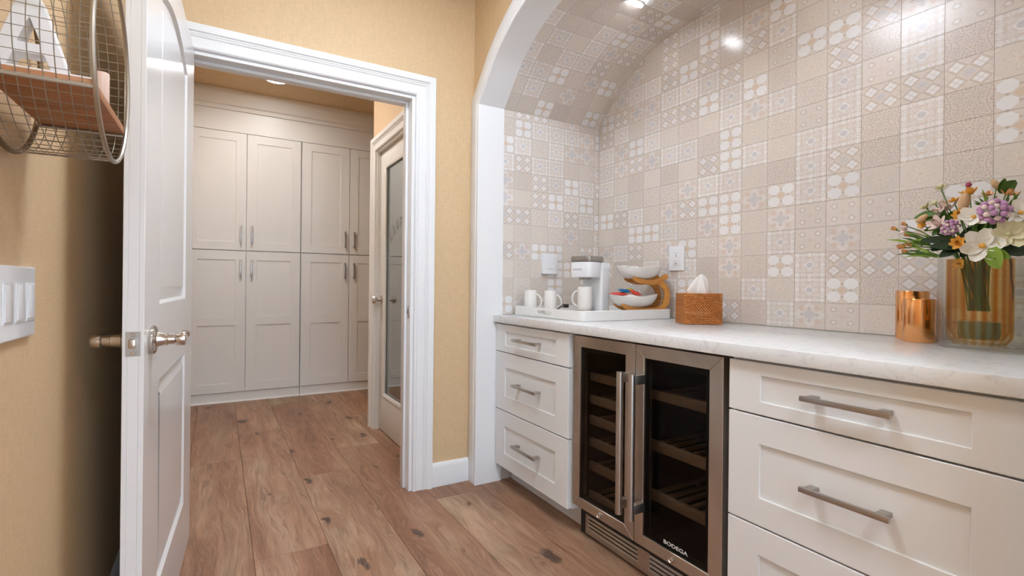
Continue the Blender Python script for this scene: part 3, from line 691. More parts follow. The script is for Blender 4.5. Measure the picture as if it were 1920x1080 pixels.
# ------------------------------------------------------------------ lamps
def disc_light(name, label, c, r, nrm, col, e, group):
    t = thing(name, label, 'ceiling light', c, 0, group)
    rot = Vector((0,0,-1)).rotation_difference(Vector(nrm).normalized()).to_matrix()
    MB().lathe([(r,.0005),(r*1.22,.0005),(r*1.22,-.003),(r*1.14,-.006),(r*1.02,-.005),(r,-.0045)], 40, (0,0,0), rot, None, False).build('trim_ring', M['white'], t, world=False)
    MB().lathe([(0,-.0005),(r*1.01,-.0005),(r*1.01,-.0035),(0,-.0045)], 40, (0,0,0), rot).build('lens', lampmat(name + '_glow', col, e), t, world=False)
    return t
HC, VC, PC = (.95,.97,.98), (.88,.95,1.04), (.84,.95,1.09)
disc_light('recessed_light', 'round recessed ceiling light glowing above the hall cabinets', (.394, 4.60, ZC), .085, (0,0,-1), HC, HALL_E, 'recessed lights')
disc_light('recessed_light', 'added round recessed light, unseen in the hall ceiling just past the doorway', (.08, 3.70, ZC), .085, (0,0,-1), HC, HALL_E*4.2, 'recessed lights')  # unseen lamp, added and placed to brighten the hall
disc_light('recessed_light', 'round light in the tiled vault, at the top edge of the picture', (1.673, 1.760, 2.4135), .05, (0,.16,-1), VC, VAULT_E, 'vault lights')
disc_light('recessed_light', 'round light in the tiled vault, above the flowers', (1.673, .947, 2.4135), .05, (0,-.16,-1), VC, VAULT_E, 'vault lights')
for k, (x, y) in enumerate(((.50, 1.40), (.50, -.75))):  # second panel is unseen, added behind the camera for more light
    t = thing('flush_light', ('square flush light on the ceiling above the doorway side', 'added square flush light on the ceiling, unseen behind the camera')[k], 'ceiling light', (x, y, ZC), 0, 'flush ceiling lights')
    MB().prism(rrect(x-.25, x+.25, y-.22, y+.22, .02), 'z', ZC - .03, ZC - .0005, holes=[rrect(x-.235, x+.235, y-.205, y+.205, .015)]).build('frame', M['white'], t, bevel=.002)
    MB().prism(rrect(x-.234, x+.234, y-.204, y+.204, .015), 'z', ZC - .026, ZC - .02).build('diffuser', lampmat('panel_glow', PC, PANEL_E), t)

# ------------------------------------------------------------------ tray and what stands on it
TA = math.radians(1.0); TX, TY, LU_, LV_ = 1.412, 1.785, .60, .60; TZ = ZCT + .0005
tr = thing('serving_tray', 'white serving tray with slot handles on the worktop, under the coffee maker', 'tray', (TX, TY, TZ), TA)
MB().prism(rrect(.004, LV_-.004, .004, LU_-.004, .03), 'z', 0, .008).build('tray_floor', M['ceramic'], tr, world=False)
cr = .035
pth = [(0, LU_-.1)] + [(cr - cr*math.cos(a), LU_-cr + cr*math.sin(a)) for a in [PI/2*k/6 for k in range(7)]] \
    + [(LV_-cr + cr*math.sin(a), LU_-cr + cr*math.cos(a)) for a in [PI/2*k/6 for k in range(7)]] \
    + [(LV_-cr + cr*math.cos(a), cr - cr*math.sin(a)) for a in [PI/2*k/6 for k in range(7)]] \
    + [(cr - cr*math.sin(a), cr - cr*math.cos(a)) for a in [PI/2*k/6 for k in range(7)]] + [(0, .1)]
MB().sweep(pth, [(-.010,.001),(0,.001),(0,.046),(-.002,.048),(-.008,.048),(-.010,.046)], lambda p,q,h: (p, q, h), 1).build('tray_wall', M['ceramic'], tr, world=False)
slot = [(LU_/2 + (y-.5)*.13, .0265 + (z-.5)*.019) for y, z in [(a, b) for a, b in rrect(0, 1, 0, 1, .25, 4)]]
MB().prism([(.099,.001),(LU_-.099,.001),(LU_-.099,.048),(.099,.048)], 'x', 0, .010, holes=[slot]).build('handle_side', M['ceramic'], tr, bevel=.0012, segs=1, world=False)
ZT = TZ + .0085
def mug(label, x, y, r, h, hang, z=ZT):
    t = thing('mug', label, 'mug', (x, y, z), hang, 'cream mugs')
    MB().lathe([(0,0),(r*.9,0),(r*.98,.004),(r,.02),(r,h-.002),(r*.97,h),(r*.93,h-.002),(r*.92,.02),(r*.8,.008),(0,.008)], 36).build('cup', M['mug'], t, world=False)
    MB().tube([(r*.94 + .030*math.sin(a)*(1.0), 0, h*.5 + h*.32*math.cos(a)) for a in [PI*k/12 for k in range(13)]], .0050, 8).build('handle', M['mug'], t, world=False)
    return t
mug('cream mug nearest the arch jamb, standing on the white tray', 1.455, 2.285, .0345, .128, -.95)
mug('cream mug standing on the tray next to the coffee maker', 1.530, 2.205, .0345, .126, -.95)
# coffee maker: local -x is its front, y across
MA = math.radians(14); MX, MY = 1.662, 2.035
cm = thing('coffee_maker', 'white single-cup coffee maker with a grey lid on the tray', 'coffee maker', (MX, MY, ZT), MA)
def ex(name, m, poly, z0, z1, bevel=.004, parent=None): return MB().prism(poly, 'z', z0, z1).build(name, m, parent or cm, bevel=bevel, world=False)
ex('base', M['grey'], rrect(-.088, .088, -.060, .060, .02), 0, .022)
ex('drip_plate', M['nickel'], rrect(-.080, -.002, -.052, .052, .02), .0222, .027, .001)
ex('tower', M['white'], rrect(.010, .090, -.064, .064, .016), .0224, .2755)
hd = ex('brew_head', M['white'], rrect(-.092, .0095, -.064, .064, .022), .197, .2755)
ex('lid', M['grey'], rrect(-.094, .040, -.066, .066, .024), .2757, .306, .006)
MB().prism(rrect(-.0955, -.05, -.026, .026, .012), 'z', .286, .293).build('lid_grip', M['nickel'], cm, bevel=.002, world=False)
MB().lathe([(0,0),(.030,0),(.034,.012),(0,.012)], 24, (-.044, 0, .186)).build('brew_nozzle', M['grey'], cm, world=False)
for k in range(2): MB().box(.03, .086, -.0648, -.0638, .236 + k*.012, .2375 + k*.012).build('vent_slot', M['letter'], cm, world=False)
tm = MB(); add_text(tm, 'KEURIG', .0145, lambda x, y, z: (-.0922 - z*.5, .040 - x*1.12, .232 + y), .0001); tm.build('lettering', M['greyink'], cm, smooth=0, world=False)
c_, s_ = math.cos(MA), math.sin(MA)
mug('cream mug standing under the spout of the coffee maker', MX - .044*c_, MY - .044*s_, .0375, .122, 2.35, ZT + .0275)
pc = thing('power_cord', 'black plug and cord lying on the tray left of the coffee maker', 'power_plug', (1.52, 2.06, ZT))  # a power plug on its cord
MB().tube([(.058,.035,.004),(.045,.06,.006),(.02,.075,.012),(-.004,.06,.03),(-.008,.03,.044),(.0,.012,.050)], .0035, 8).build('cable', M['black'], pc, world=False)
MB().prism(rrect(-.010, .014, -.016, .012, .004), 'z', .042, .060).build('plug', M['black'], pc, bevel=.002, world=False)
for k in (-1, 1): MB().box(-.024, -.0095, k*.005 - .0028, k*.005 + .0008 - .002, .048, .054).build('prong', M['chrome'], pc, world=False)
# bamboo two-tier stand, local x along its length, y away from the room
BA = math.radians(-20); BX, BY = 1.842, 1.862; KS = 1/3620
bs = thing('bamboo_stand', 'two-tier bamboo fruit stand with curved arms on the tray', 'stand', (BX, BY, ZT), BA)
def cz(cx, cy): return ((cx-700)*KS, (.97 - ZT) + (960-cy)*KS)
def ribbon(pts, hw, y0, y1, name):
    pts = catmull(pts, 5); L, Rr = [], []
    n = len(pts)
    for i, p in enumerate(pts):
        d = (Vector(pts[min(i+1,n-1)]) - Vector(pts[max(i-1,0)])).normalized(); nn = Vector((-d.y, d.x)); w = hw*(.72 if i in (0, n-1) else 1.)
        L.append(tuple(Vector(p) + nn*w)); Rr.append(tuple(Vector(p) - nn*w))
    loops = [[(a[0], y0, a[1]), (a[0], y1, a[1]), (b[0], y1, b[1]), (b[0], y0, b[1])] for a, b in zip(L, Rr)]
    return MB().loft(loops).build(name, M['bamboo'], bs, bevel=.0025, world=False)
for y0 in (-.024, .074):
    y1 = y0 + .02
    ribbon([cz(*p) for p in ((545,400),(620,446),(760,487),(920,490),(1050,462),(1140,412),(1215,365))], .0125, y0, y1, 'upper_arm')
    ribbon([cz(*p) for p in ((1030,480),(1130,540),(1195,630),(1215,730),(1195,850),(1130,960),(1030,1050),(960,1075))], .0150, y0 + .0015, y1 - .0015, 'spine')
    ribbon([cz(*p) for p in ((345,885),(420,945),(560,990),(800,1000),(1000,990),(1110,950))], .0115, y0 + .0005, y1 - .0005, 'lower_arm')
    z = .012; MB().box(-.085, .085, y0, y1, 0, .020).build('foot', M['bamboo'], bs, bevel=.003, world=False)
    MB().box(-.03, .0, y0 + .003, y1 - .003, .018, .04).build('foot_strut', M['bamboo'], bs, world=False)
for p in ((1075,475), (1110,835), (700,492), (700,1000)): 
    q = cz(*p); MB().tube([(q[0], -.026, q[1]), (q[0], .096, q[1])], .005, 10).build('dowel', M['bamboo'], bs, world=False)
cB, sB = math.cos(BA), math.sin(BA)
def on_stand(s, n): return (BX + s*cB - n*sB, BY + s*sB + n*cB)
def bowl(label, s, z, r, h, wave):
    x, y = on_stand(s, .035)
    t = thing('bowl', label, 'bowl', (x, y, z), BA, 'white bowls on the bamboo stand')
    prof = [(0,0),(.38,.0),(.62,.10),(.82,.35),(.95,.72),(1.0,1.0),(.985,1.02),(.93,.72),(.79,.38),(.58,.16),(.3,.07),(0,.07)]
    loops = []
    for pr, pz in prof:
        loops.append([Vector((r*pr*math.cos(2*PI*k/48), r*.86*pr*math.sin(2*PI*k/48), h*pz*(1 + wave*pz*math.cos(4*PI*k/48 + .6)))) for k in range(48)])
    MB().loft(loops).build('dish', M['ceramic'], t, world=False)
    return t
bowl('white wavy bowl on the upper arms of the bamboo stand', .010, 1.1155, .119, .062, .10)
bowl('white wavy bowl with snack packets on the lower arms of the bamboo stand', -.020, .9705, .126, .062, .12)
def packet(label, s, n, z, w, h, rot, tilt, m, m2=None):
    x, y = on_stand(s, n)
    t = thing('snack_packet', label, 'snack packet', (x, y, z), BA + rot, 'snack packets in the lower bowl')
    g = 8; loops = []
    for i in range(g+1):
        u = i/g; row = []
        for j in range(g+1):
            v = j/g; puff = .010*(math.sin(PI*u)*math.sin(PI*v))**.6; row.append(((u-.5)*w, (v-.5)*h, puff, (v-.5)))
        loops.append(row)
    rt = Matrix.Rotation(tilt, 3, 'X'); vs, fs = [], []
    for sg in (1, -1):
        for row in loops:
            for p in row: vs.append(rt @ Vector((p[0], p[1], p[2]*sg + .0006*sg + .012)))
    N = (g+1)*(g+1)
    for i in range(g):
        for j in range(g):
            a = i*(g+1)+j; q = (a, a+g+1, a+g+2, a+1); fs.append(q); fs.append(tuple(N + k for k in reversed(q)))
    for i in range(g):
        for a, b in ((i*(g+1), (i+1)*(g+1)), (i*(g+1)+g, (i+1)*(g+1)+g), (i, i+1), (g*(g+1)+i, g*(g+1)+i+1)): fs.append((a, b, b+N, a+N))
    o = MB().add(vs, fs).build('wrapper', m, t, world=False)
    if m2: MB().add([rt @ Vector(p) for p in ((-w*.2,-h*.12,.0235),(w*.2,-h*.12,.0235),(w*.2,h*.12,.0235),(-w*.2,h*.12,.0235),(-w*.2,-h*.12,.0225),(w*.2,-h*.12,.0225),(w*.2,h*.12,.0225),(-w*.2,h*.12,.0225))], [(0,1,2,3),(4,7,6,5),(0,4,5,1),(1,5,6,2),(2,6,7,3),(3,7,4,0)]).build('printed_band', m2, t, world=False)
    return t
packet('red snack packet poking out furthest left in the lower bowl', -.105, .02, 1.026, .085, .060, .3, .12, M['red'], M['whitewrap'])
packet('white snack packet under the blue one in the lower bowl', -.055, .015, 1.016, .09, .05, -.2, .1, M['whitewrap'], M['red'])
packet('blue snack packet on top of the heap in the lower bowl', -.070, .030, 1.044, .060, .040, .15, .35, M['blue'], M['whitewrap'])
packet('yellow snack packet behind the blue one in the lower bowl', -.035, .062, 1.046, .055, .030, -.3, .3, M['yellow'])
packet('red snack packet at the right of the heap in the lower bowl', -.018, .025, 1.034, .060, .055, .7, .45, M['red'], M['whitewrap'])
for k, (s, lab, m2) in enumerate(((-.062, 'white sachet with a black print at the left of the upper bowl', M['black']), (-.005, 'plain white sachet sticking out of the upper bowl', None))):
    o = packet(lab, s, .03 if k == 0 else .06, 1.160 if k == 0 else 1.158, .05, .04, .2, .8 if k == 0 else 1.1, M['paper'], m2); o.name = 'sugar_sachet'; o['category'] = 'sachet'; o['group'] = 'sachets in the upper bowl'

# ------------------------------------------------------------------ tissue box
QA = math.atan2(-.54, .84)
tb = thing('tissue_box', 'woven orange-brown rattan tissue box on the worktop', 'tissue box', (1.735, 1.487, ZCT + .0005), QA)
NR, HB = 19, .136
wv = MB(); hr = HB/NR
for k in range(NR):
    z = (k + .5)*hr; base = rrect(0, .168, 0, .150, .012, 4); loops = []
    for a in [2*PI*j/6 for j in range(6)]:
        loops.append([(p[0], p[1], z + hr*.50*math.sin(a)) for p in inset(base, .0055 - .0055*math.cos(a))])
    loops.append(loops[0]); wv.loft(loops, True, False)
wv.build('woven_wall', M['rattan'], tb, world=False)
MB().prism(inset(rrect(0, .168, 0, .150, .012, 4), .006), 'z', HB - .010, HB - .004, holes=[[(.084 + .045*math.cos(-2*PI*k/20), .075 + .024*math.sin(-2*PI*k/20)) for k in range(20)]]).build('lid', M['rattan'], tb, world=False)
ts = thing('tissue', 'white paper tissue sticking up out of the rattan box', 'tissue', (1.735 + .084*.84 + .075*.54, 1.487 - .084*.54 + .075*.84, ZCT + HB - .02), QA)
vs, fs, nu, nv = [], [], 44, 9
for j in range(nv):
    v = j/(nv-1)
    for i in range(nu):
        a = 2*PI*i/nu; fold = 1 + .45*math.sin(4*a + 1.2*v) + .2*math.sin(7*a + 2.)
        rr = (.004 + .040*(1-v)**.75)*(fold if v < .96 else .6)*(1 - .78*max(0, .16 - v)/.16*.75)
        vs.append((rr*math.cos(a)*1.0 + .012*v, rr*math.sin(a)*.45 - .006*v, .105*v**.9 + .012*math.sin(a*2)*(1-v)*(v > .1)))
for j in range(nv-1):
    for i in range(nu): a, b = j*nu+i, j*nu+(i+1) % nu; fs.append((a, b, b+nu, a+nu))
MB().add(vs, fs).build('sheet', M['paper'], ts, smooth=1.2, world=False)

# ------------------------------------------------------------------ copper holders and vase with flowers
def copper(label, x, y, r, h):
    t = thing('candle_holder', label, 'candle holder', (x, y, ZCT + .0004), 0, 'copper candle holders')
    MB().lathe([(0,0),(r*.97,0),(r,.003),(r,h-.001),(r*.985,h),(r*.965,h-.001),(r*.96,.006),(0,.006)], 40).build('cup', M['copper'], t, world=False)
    MB().lathe([(0,0),(r*.9,0),(r*.9,h*.45),(0,h*.46)], 28, (0,0,.0065)).build('candle', M['ceramic'], t, world=False)
copper('taller copper candle holder close to the tile wall', 1.966, .752, .0445, .157)
copper('shorter copper candle holder in front of the taller one', 1.876, .700, .0410, .133)
OV = (1.868, .492)
ov = thing('glass_cylinder', 'large clear glass cylinder standing around the amber vase', 'glass vessel', (*OV, ZCT + .0004))
R1, H1 = .152, .255
MB().lathe([(0,0),(R1-.012,0),(R1-.002,.006),(R1,.016),(R1,H1),(R1-.002,H1+.001),(R1-.004,H1),(R1-.0045,.022),(R1-.014,.013),(0,.012)], 72).build('glass_wall', M['clear'], ov, world=False)
VX, VY = 1.822, .542
va = thing('amber_vase', 'ribbed amber glass vase full of flowers inside the clear cylinder', 'vase', (VX, VY, ZCT + .013))
rib = lambda a: 1 + .045*math.cos(18*a)
VR, VH = .0675, .236
MB().lathe([(0,0),(VR*.78,0),(VR*.97,.018),(VR,.034),(VR*1.0,VH),(VR*.975,VH+.001),(VR*.95,VH),(VR*.94,.04),(VR*.72,.014),(0,.012)], 132, rad=rib).build('ribbed_glass', M['amber'], va, world=False)
MB().lathe([(0,.016),(VR*.62,.016),(VR*.66,.03),(VR*.66,.062),(0,.064)], 32).build('stem_holder', M['teal'], va, world=False)
EF = Vector((-VX, -VY, 0)).normalized(); ER = Vector((-EF.y, EF.x, 0)).normalized()      # towards the room, to the right along the wall
FLOWERS = [   # right, height, towards the room (metres from the vase axis), kind, size, label
    (0.005, 1.194, 0.100, 'white', 0.046, 'large white flower with broad petals hanging lowest over the vase rim'),
    (-0.012, 1.272, 0.090, 'white', 0.034, 'white flower with a yellow heart left of the lilac cluster'),
    (0.075, 1.276, 0.080, 'white', 0.036, 'white flower with an orange heart at the right edge of the bouquet'),
    (0.053, 1.223, 0.090, 'cream', 0.040, 'cream flower with wide petals above the dark right-hand leaves'),
    (-0.069, 1.309, -0.030, 'blush', 0.034, 'pale blush flower behind the upright tan seed head'),
    (-0.085, 1.262, 0.040, 'blush', 0.026, 'small pale blush flower left of the little lilac cluster'),
    (-0.159, 1.255, 0.000, 'blush', 0.018, 'tiny pale flower between the peach buds at the left'),
    (0.028, 1.284, 0.090, 'lilac', 0.030, 'round lilac blossom cluster in the middle of the bouquet'),
    (-0.060, 1.251, 0.060, 'lilac', 0.020, 'small lilac blossom cluster above the dark left leaf'),
    (0.083, 1.244, 0.060, 'magenta', 0.017, 'magenta blossom cluster at the right edge of the bouquet'),
    (-0.041, 1.203, 0.110, 'gold', 0.018, 'golden cup-shaped flower just above the vase rim'),
    (-0.039, 1.279, 0.070, 'gold', 0.019, 'golden flower directly below the upright tan seed head'),
    (-0.116, 1.264, 0.020, 'gold', 0.017, 'golden flower under the tilted tan seed head'),
    (-0.022, 1.348, -0.020, 'gold', 0.023, 'golden flower near the top of the bouquet'),
    (-0.054, 1.333, -0.030, 'gold', 0.015, 'small golden flower left of the upright tan seed head'),
    (-0.039, 1.149, 0.062, 'gold', 0.014, 'golden flower dipping below the rim of the vase'),
    (-0.186, 1.261, -0.010, 'peach', 0.010, 'peach bud furthest to the left, alone on its stalk'),
    (-0.163, 1.273, -0.020, 'peach', 0.010, 'peach bud just right of the leftmost bud'),
    (-0.153, 1.239, 0.000, 'peach', 0.010, 'peach bud hanging above the low bud group'),
    (-0.163, 1.203, 0.030, 'peach', 0.012, 'peach bud at the left of the low bud group'),
    (-0.145, 1.210, 0.030, 'peach', 0.012, 'peach bud at the right of the low bud group'),
    (-0.157, 1.190, 0.030, 'peach', 0.009, 'lowest peach bud of the low bud group'),
    (0.015, 1.338, 0.000, 'pink', 0.015, 'small pink flower beside the top golden flower'),
    (0.054, 1.333, 0.020, 'pink', 0.020, 'pink flower below the top right green leaf'),
    (-0.033, 1.315, 0.040, 'tail', 0.013, 'upright tan bunny-tail seed head in the middle'),
    (-0.126, 1.282, 0.030, 'tail', 0.008, 'tilted tan bunny-tail seed head at the left'),
    (0.033, 1.368, -0.020, 'tail', 0.008, 'tan bunny-tail seed head at the top of the bouquet'),
    (-0.083, 1.374, -0.030, 'green', 0.015, 'pale green blossom at the top left of the bouquet'),
    (-0.115, 1.321, -0.020, 'green', 0.016, 'pale green blossom above the long left leaf'),
    (-0.095, 1.330, -0.020, 'green', 0.012, 'pale green blossom beside the blush flower'),
    (-0.024, 1.377, -0.020, 'berry', 0.007, 'single magenta berry on top of the bouquet'),
    (0.054, 1.356, 0.020, 'leafm', 0.045, 'broad green leaf at the top right of the bouquet'),
    (-0.115, 1.297, 0.010, 'leafm2', 0.055, 'long green leaf pointing left across the bouquet'),
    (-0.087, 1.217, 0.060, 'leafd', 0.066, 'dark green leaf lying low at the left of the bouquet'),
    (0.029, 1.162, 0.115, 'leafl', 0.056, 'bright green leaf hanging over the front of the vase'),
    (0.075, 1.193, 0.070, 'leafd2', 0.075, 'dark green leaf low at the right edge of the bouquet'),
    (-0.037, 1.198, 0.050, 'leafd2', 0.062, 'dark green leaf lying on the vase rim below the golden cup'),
    (-0.069, 1.233, 0.030, 'grass', 0.050, 'tuft of thin green blades leaning left from the vase'),
    (-0.005, 1.246, 0.050, 'grass2', 0.050, 'tuft of upright green blades in the middle of the bouquet'),
    (0.042, 1.262, 0.040, 'leafm3', 0.050, 'slim green leaf behind the cream flower'),
    (-0.123, 1.226, 0.030, 'grass', 0.050, 'tuft of thin green blades above the low peach buds'),
    (-0.096, 1.255, 0.030, 'leafm2', 0.045, 'short green leaf behind the golden flower at the left'),
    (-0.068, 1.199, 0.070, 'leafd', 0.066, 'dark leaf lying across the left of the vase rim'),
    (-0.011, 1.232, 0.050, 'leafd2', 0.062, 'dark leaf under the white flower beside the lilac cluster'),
    (0.016, 1.253, 0.050, 'leafm3', 0.050, 'green leaf just below the round lilac cluster'),
    (0.059, 1.299, 0.030, 'grass2', 0.050, 'tuft of green blades between lilac cluster and right flower'),
    (-0.065, 1.288, 0.000, 'leafm3', 0.045, 'green leaf behind the pale blush flower'),
    (0.005, 1.310, 0.000, 'grass2', 0.050, 'tuft of green blades below the small pink flower'),
    (-0.095, 1.191, 0.060, 'grass', 0.050, 'tuft of green blades lying flat over the left rim'),
    (-0.087, 1.295, 0.000, 'blush', 0.022, 'pale flower beside the long left leaf'),
    (0.011, 1.292, 0.030, 'white', 0.022, 'small white flower behind the lilac cluster'),
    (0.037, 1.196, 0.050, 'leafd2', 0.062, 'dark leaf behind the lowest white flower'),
]

def petal_mesh(L, Wd, cup, m, n=5, tip=.75):
    vs, fs = [], []
    for i in range(n+1):
        t = i/n; w = Wd*(math.sin(PI*min(1, .12 + t*.80))**tip); z = cup*t*t
        for k in (-1, -.5, 0, .5, 1): vs.append((t*L + .0, w*k, z + abs(k)**2*w*.35))
    for i in range(n):
        for k in range(4): a = i*5+k; fs.append((a, a+1, a+6, a+5))
    b = MB().add(vs, fs); return b.build('petal', m, None, smooth=1.5, obj=False)
def blob_mesh(r, m, sz=1., n=8, bump=0.):
    prof = [(r*math.sin(PI*k/6)*(1 + bump*(k % 2)), -r*sz*math.cos(PI*k/6)) for k in range(7)]
    return MB().lathe([(max(p[0], 0), p[1]) for p in prof], n).build('blob', m, None, smooth=1.5, obj=False)
KIND = {'white': ('petw','pety',6), 'cream': ('petc','petg',6), 'blush': ('petk','petc',5), 'gold': ('pety','petp',7), 'pink': ('petp','petm',6), 'green': ('petg','leafl',8)}
for r, z, tw, kind, sz, lab in FLOWERS:
    pos = Vector((VX, VY, 0)) + ER*r + EF*tw; pos.z = z
    if pos.x > XW - .035: pos.x = XW - .035
    nm = {'white':'white_flower','cream':'cream_flower','blush':'blush_flower','lilac':'lilac_blossom','magenta':'magenta_blossom','gold':'golden_flower','peach':'peach_bud','pink':'pink_flower','tail':'bunny_tail','green':'green_blossom','berry':'berry_sprig'}.get(kind, 'grass_tuft' if 'grass' in kind else 'leaf_sprig')
    t = thing(nm, lab, {'bunny_tail':'seed head','peach_bud':'bud','berry_sprig':'berry','leaf_sprig':'leaf','grass_tuft':'grass'}.get(nm, 'flower'), pos, 0, 'flowers in the amber vase')
    root = Vector((VX + random.uniform(-.02,.02), VY + random.uniform(-.02,.02), 1.02 if z > 1.12 else 1.0)) - pos
    neck = Vector((VX, VY, 0)) + (pos - Vector((VX, VY, 0))).normalized()*0; neck = Vector((VX + (pos.x-VX)*.38, VY + (pos.y-VY)*.38, 1.175)) - pos
    dv_ = Vector((pos.x-VX, pos.y-VY, 0)); 
    if dv_.length*.38 > .05: k_ = .05/dv_.length; neck = Vector((VX + dv_.x*k_, VY + dv_.y*k_, 1.172)) - pos
    if z > 1.13:
        stp = catmull([tuple(root), tuple(neck), tuple(neck*.45 + Vector((0,0,.012))), (0,0,-.003)], 4)
        MB().tube(stp, .0016, 5).build('stem', M['stem'], t, world=False, smooth=1.5)
    out = (dv_*1.2 + Vector((0,0,max(.02, z-1.17))) + EF*.09).normalized()
    if kind == 'white' and z < 1.16: out = (EF*.9 + ER*-.25 + Vector((0,0,-.25))).normalized()
    q = Vector((0,0,1)).rotation_difference(out).to_matrix().to_4x4()
    def put(name, me, mat): o = link(name, me, t); o.matrix_local = mat; return o
    if kind in KIND:
        pmn, cmn, n = KIND[kind]; cup = sz*(.25 if kind in ('white','cream') else .6)
        me = petal_mesh(sz, sz*(.40 if kind in ('white','cream') else .36), cup, M[pmn])
        for k in range(n): put('petal', me, q @ Matrix.Rotation(2*PI*k/n + random.uniform(-.12,.12), 4, 'Z') @ Matrix.Rotation(random.uniform(-.2,.15), 4, 'Y'))
        if kind in ('gold','pink','blush'):
            me2 = petal_mesh(sz*.62, sz*.26, cup*1.2, M[pmn])
            for k in range(5): put('petal', me2, q @ Matrix.Rotation(2*PI*(k+.5)/5, 4, 'Z') @ Matrix.Rotation(-.5, 4, 'Y'))
        put('flower_centre', blob_mesh(sz*.16, M[cmn], .8), q @ Matrix.Translation((0,0,sz*.10)))
        if kind == 'green':
            me = petal_mesh(sz*1.3, sz*.14, sz*.3, M['leafl'])
            for k in range(4): put('sepal', me, q @ Matrix.Translation((0,0,-sz*.3)) @ Matrix.Rotation(2*PI*k/4 + .4, 4, 'Z'))
    elif kind in ('lilac','magenta'):
        a, b_ = (M['petl'], M['petk']) if kind == 'lilac' else (M['petm'], M['petl'])
        m1, m2 = blob_mesh(sz*.30, a, .8, 6), blob_mesh(sz*.26, b_, .8, 6)
        for k in range(26):
            ph = k*2.39996; u = 1 - 1.5*k/26; rr = math.sqrt(max(0, 1-u*u)); put('floret', m1 if k % 3 else m2, q @ Matrix.Translation((sz*rr*math.cos(ph)*.95, sz*rr*math.sin(ph)*.95, sz*u*.75)))
    elif kind == 'peach':
        me = petal_mesh(sz*1.1, sz*.6, sz*.9, M['petp'])
        for k in range(6): put('petal', me, q @ Matrix.Rotation(2*PI*k/6, 4, 'Z') @ Matrix.Rotation(-.55, 4, 'Y'))
        put('bud_heart', blob_mesh(sz*.55, M['pety'], 1., 8), q @ Matrix.Translation((0,0,sz*.35)))
        put('calyx', blob_mesh(sz*.35, M['leafm'], .8, 8), q @ Matrix.Translation((0,0,-sz*.1)))
    elif kind == 'tail':
        lean = Matrix.Rotation(-.9 if r < -.1 else (.5 if r > .02 else -.1), 4, EF)
        put('seed_head', blob_mesh(sz, M['tail'], 2.1, 14, .06), lean @ Matrix.Translation((0,0,sz*.4)))
    elif kind == 'berry': put('berry', blob_mesh(sz, M['petm'], 1.1, 10), q)
    elif 'grass' in kind:
        for k in range(7):
            a = random.uniform(-.5, .5) + (-.9 if kind == 'grass' else 0.); L = random.uniform(.05, .09)
            d = (Vector((0,0,math.cos(a))) + ER*math.sin(a) + EF*random.uniform(-.2,.3)).normalized(); sd = d.cross(EF).normalized()*.0035
            st = Vector((0,0,-.02)) + ER*random.uniform(-.015,.02) + EF*random.uniform(-.01,.01)
            ps = [st + d*L*u + Vector((0,0,-.02*u*u)) for u in (0,.33,.66,1)]
            MB().add([p + sd*w for p, w in zip(ps, (1,1.2,.9,.1))] + [p - sd*w for p, w in zip(ps, (1,1.2,.9,.1))], [(0,1,5,4),(1,2,6,5),(2,3,7,6)]).build('blade', M['leafl'] if k % 2 else M['leafm'], t, world=False, smooth=1.5)
    else:
        m = {'leafm':'leafm','leafm2':'leafm','leafm3':'leafm','leafd':'leafd','leafd2':'leafd','leafl':'leafl'}[kind]
        me = petal_mesh(sz, sz*(.36 if kind in ('leafm','leafl','leafd2') else .2), -sz*.15, M[m], 6, .9)
        dirv = {'leafm': ER*.5 + Vector((0,0,.3)) - EF*.1, 'leafm2': -ER + Vector((0,0,-.15)), 'leafm3': ER*.7 + Vector((0,0,.7)), 'leafd': -ER*.9 + Vector((0,0,.15)) + EF*.2, 'leafl': Vector((0,0,-1)) + EF*.25 + ER*.1, 'leafd2': ER*(1. if r > 0 else -.6) + EF*.2 + Vector((0,0,-.12))}[kind].normalized()
        up = EF.cross(dirv).normalized(); nrm = dirv.cross(up).normalized()
        if nrm.dot(EF) < 0: up, nrm = -up, -nrm
        mt = Matrix(((dirv.x,up.x,nrm.x,0),(dirv.y,up.y,nrm.y,0),(dirv.z,up.z,nrm.z,0),(0,0,0,1))) @ Matrix.Rotation(.5, 4, 'X') @ Matrix.Translation((-sz*.5,0,0))
        put('leaf_blade', me, mt)
        me2 = petal_mesh(sz*.7, sz*.2, -sz*.1, M[m], 5, .9); put('leaf_blade', me2, mt @ Matrix.Translation((sz*.1,0,-.004)) @ Matrix.Rotation(.7, 4, 'Z'))
rs = thing('trailing_root', 'thin dark root trailing down outside the amber vase at the right edge', 'root', (OV[0]-.085, OV[1]-.02, 1.165), 0)
MB().tube([(0,0,.01),(.004,-.004,-.02),(-.003,-.006,-.05),(.003,-.008,-.08),(.001,-.008,-.115)], [.003,.0028,.0022,.002,.0012], 6).build('root_strand', M['pod'], rs, world=False)

# ------------------------------------------------------------------ wire basket shelf on the left wall
BXF, BXB, BYC, BZC, RY, RZ = -.160, -.288, 1.078, 1.440, .157, .155
wbk = thing('wire_basket_shelf', 'round wire-mesh basket shelf hanging on the tan wall above the light switch', 'wall shelf', (XL, BYC, BZC))
def ring(x, a): return (x, BYC + RY*math.cos(a), BZC + RZ*math.sin(a))
def hoop(x, r, name, m): 
    pts = [ring(x, 2*PI*k/64) for k in range(65)]; return MB().tube(pts, r, 8, False).build(name, m, wbk)
hoop(BXF, .0036, 'front_hoop', M['wire']); hoop(BXB, .0042, 'back_hoop', M['oldwire'])
for a in (2.72, -.55): MB().tube([ring(BXB, a), ring(BXF, a)], .0032, 8).build('cross_rod', M['wire'], wbk)
wm = MB()
NL, NC = 62, 9
for k in range(NL):
    a = 2*PI*k/NL; wm.tube([ring(BXB, a), ring(BXF, a)], .0006, 4, False)
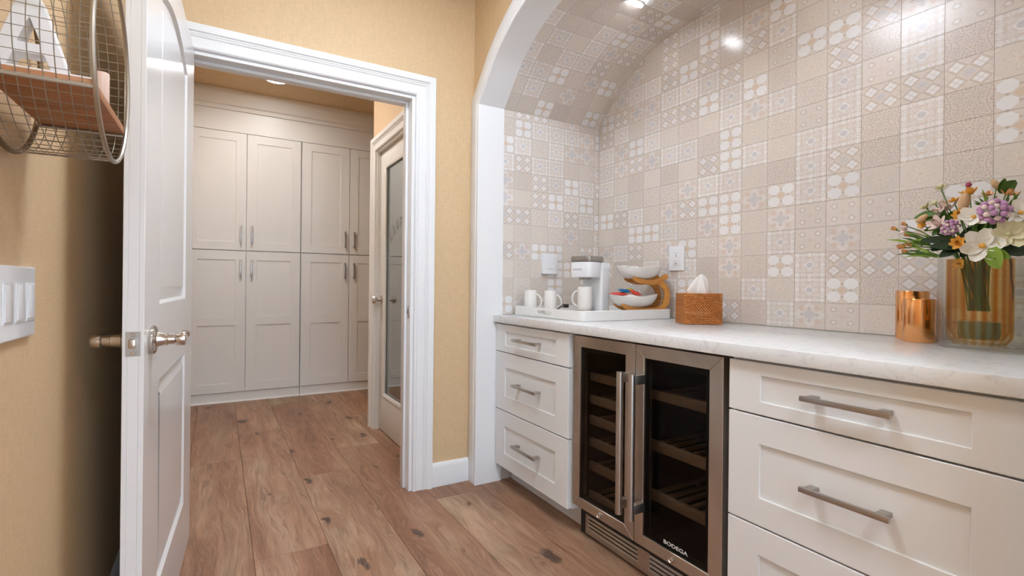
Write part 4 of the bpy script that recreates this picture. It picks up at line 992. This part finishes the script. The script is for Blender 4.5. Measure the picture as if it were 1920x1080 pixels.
for k in range(1, NC):
    x = BXB + (BXF-BXB)*k/NC; wm.tube([ring(x, 2*PI*j/48) for j in range(49)], .0007, 4, False)
mo = wm.build('wire_mesh', M['wire'], wbk); mo['kind'] = 'stuff'
ZS = 1.362; hc = .132
for k in range(2):
    y0 = BYC - hc + k*(hc + .001); MB().box(BXB + .004, BXF - .002, y0, y0 + hc - .001, ZS, ZS + .014).build('shelf_board', M['plank'], wbk, bevel=.001)
MB().tube([(BXB + .002, BYC - hc - .004, ZS + .002), (BXF, BYC - hc - .004, ZS + .002)], .0034, 8).build('shelf_rod', M['wire'], wbk)
MB().tube([(BXB + .002, BYC + hc + .003, ZS + .002), (BXF, BYC + hc + .003, ZS + .002)], .0030, 8).build('shelf_rod', M['oldwire'], wbk)
MB().box(XL + .0005, BXB + .001, BYC - .02, BYC + .02, BZC + RZ - .012, BZC + RZ + .004).build('wall_bracket', M['oldwire'], wbk)
ZB = ZS + .0145
LX = -.240
la = thing('wooden_letter', 'white wooden letter A standing on the wire basket shelf', 'ornament', (LX, .99, ZB))
H_, W_ = .112, .088
MB().prism([(LX-W_/2,ZB+.008),(LX-W_/2+.020,ZB+.008),(LX-W_/2+.028,ZB+.030),(LX+W_/2-.028,ZB+.030),(LX+W_/2-.020,ZB+.008),(LX+W_/2,ZB+.008),(LX+.012,ZB+H_),(LX-.012,ZB+H_)], 'y', .972, 1.004,
   holes=[[(LX-.013,ZB+.045),(LX,ZB+.082),(LX+.013,ZB+.045)]]).build('letter_body', M['whitewood'], la, bevel=.0015)
MB().prism(rrect(LX-W_/2, -.168, .965, 1.035, .004), 'z', ZB, ZB+.0078).build('letter_base', M['whitewood'], la, bevel=.001)
sv = thing('bud_vase', 'slim frosted pink bud vase at the room end of the wire shelf', 'vase', (-.190, 1.172, ZB))
MB().lathe([(0,0),(.013,0),(.0145,.006),(.010,.012),(.0085,.02),(.0115,.034),(.0115,.082),(.0105,.084),(.0095,.080),(0,.078)], 20).build('tube', M['pinkglass'], sv, world=False)
MB().lathe([(0,0),(.0155,0),(.0158,.006),(.0147,.008),(.0147,.0005),(0,.0005)], 20).build('collar', M['ceramic'], sv, world=False)
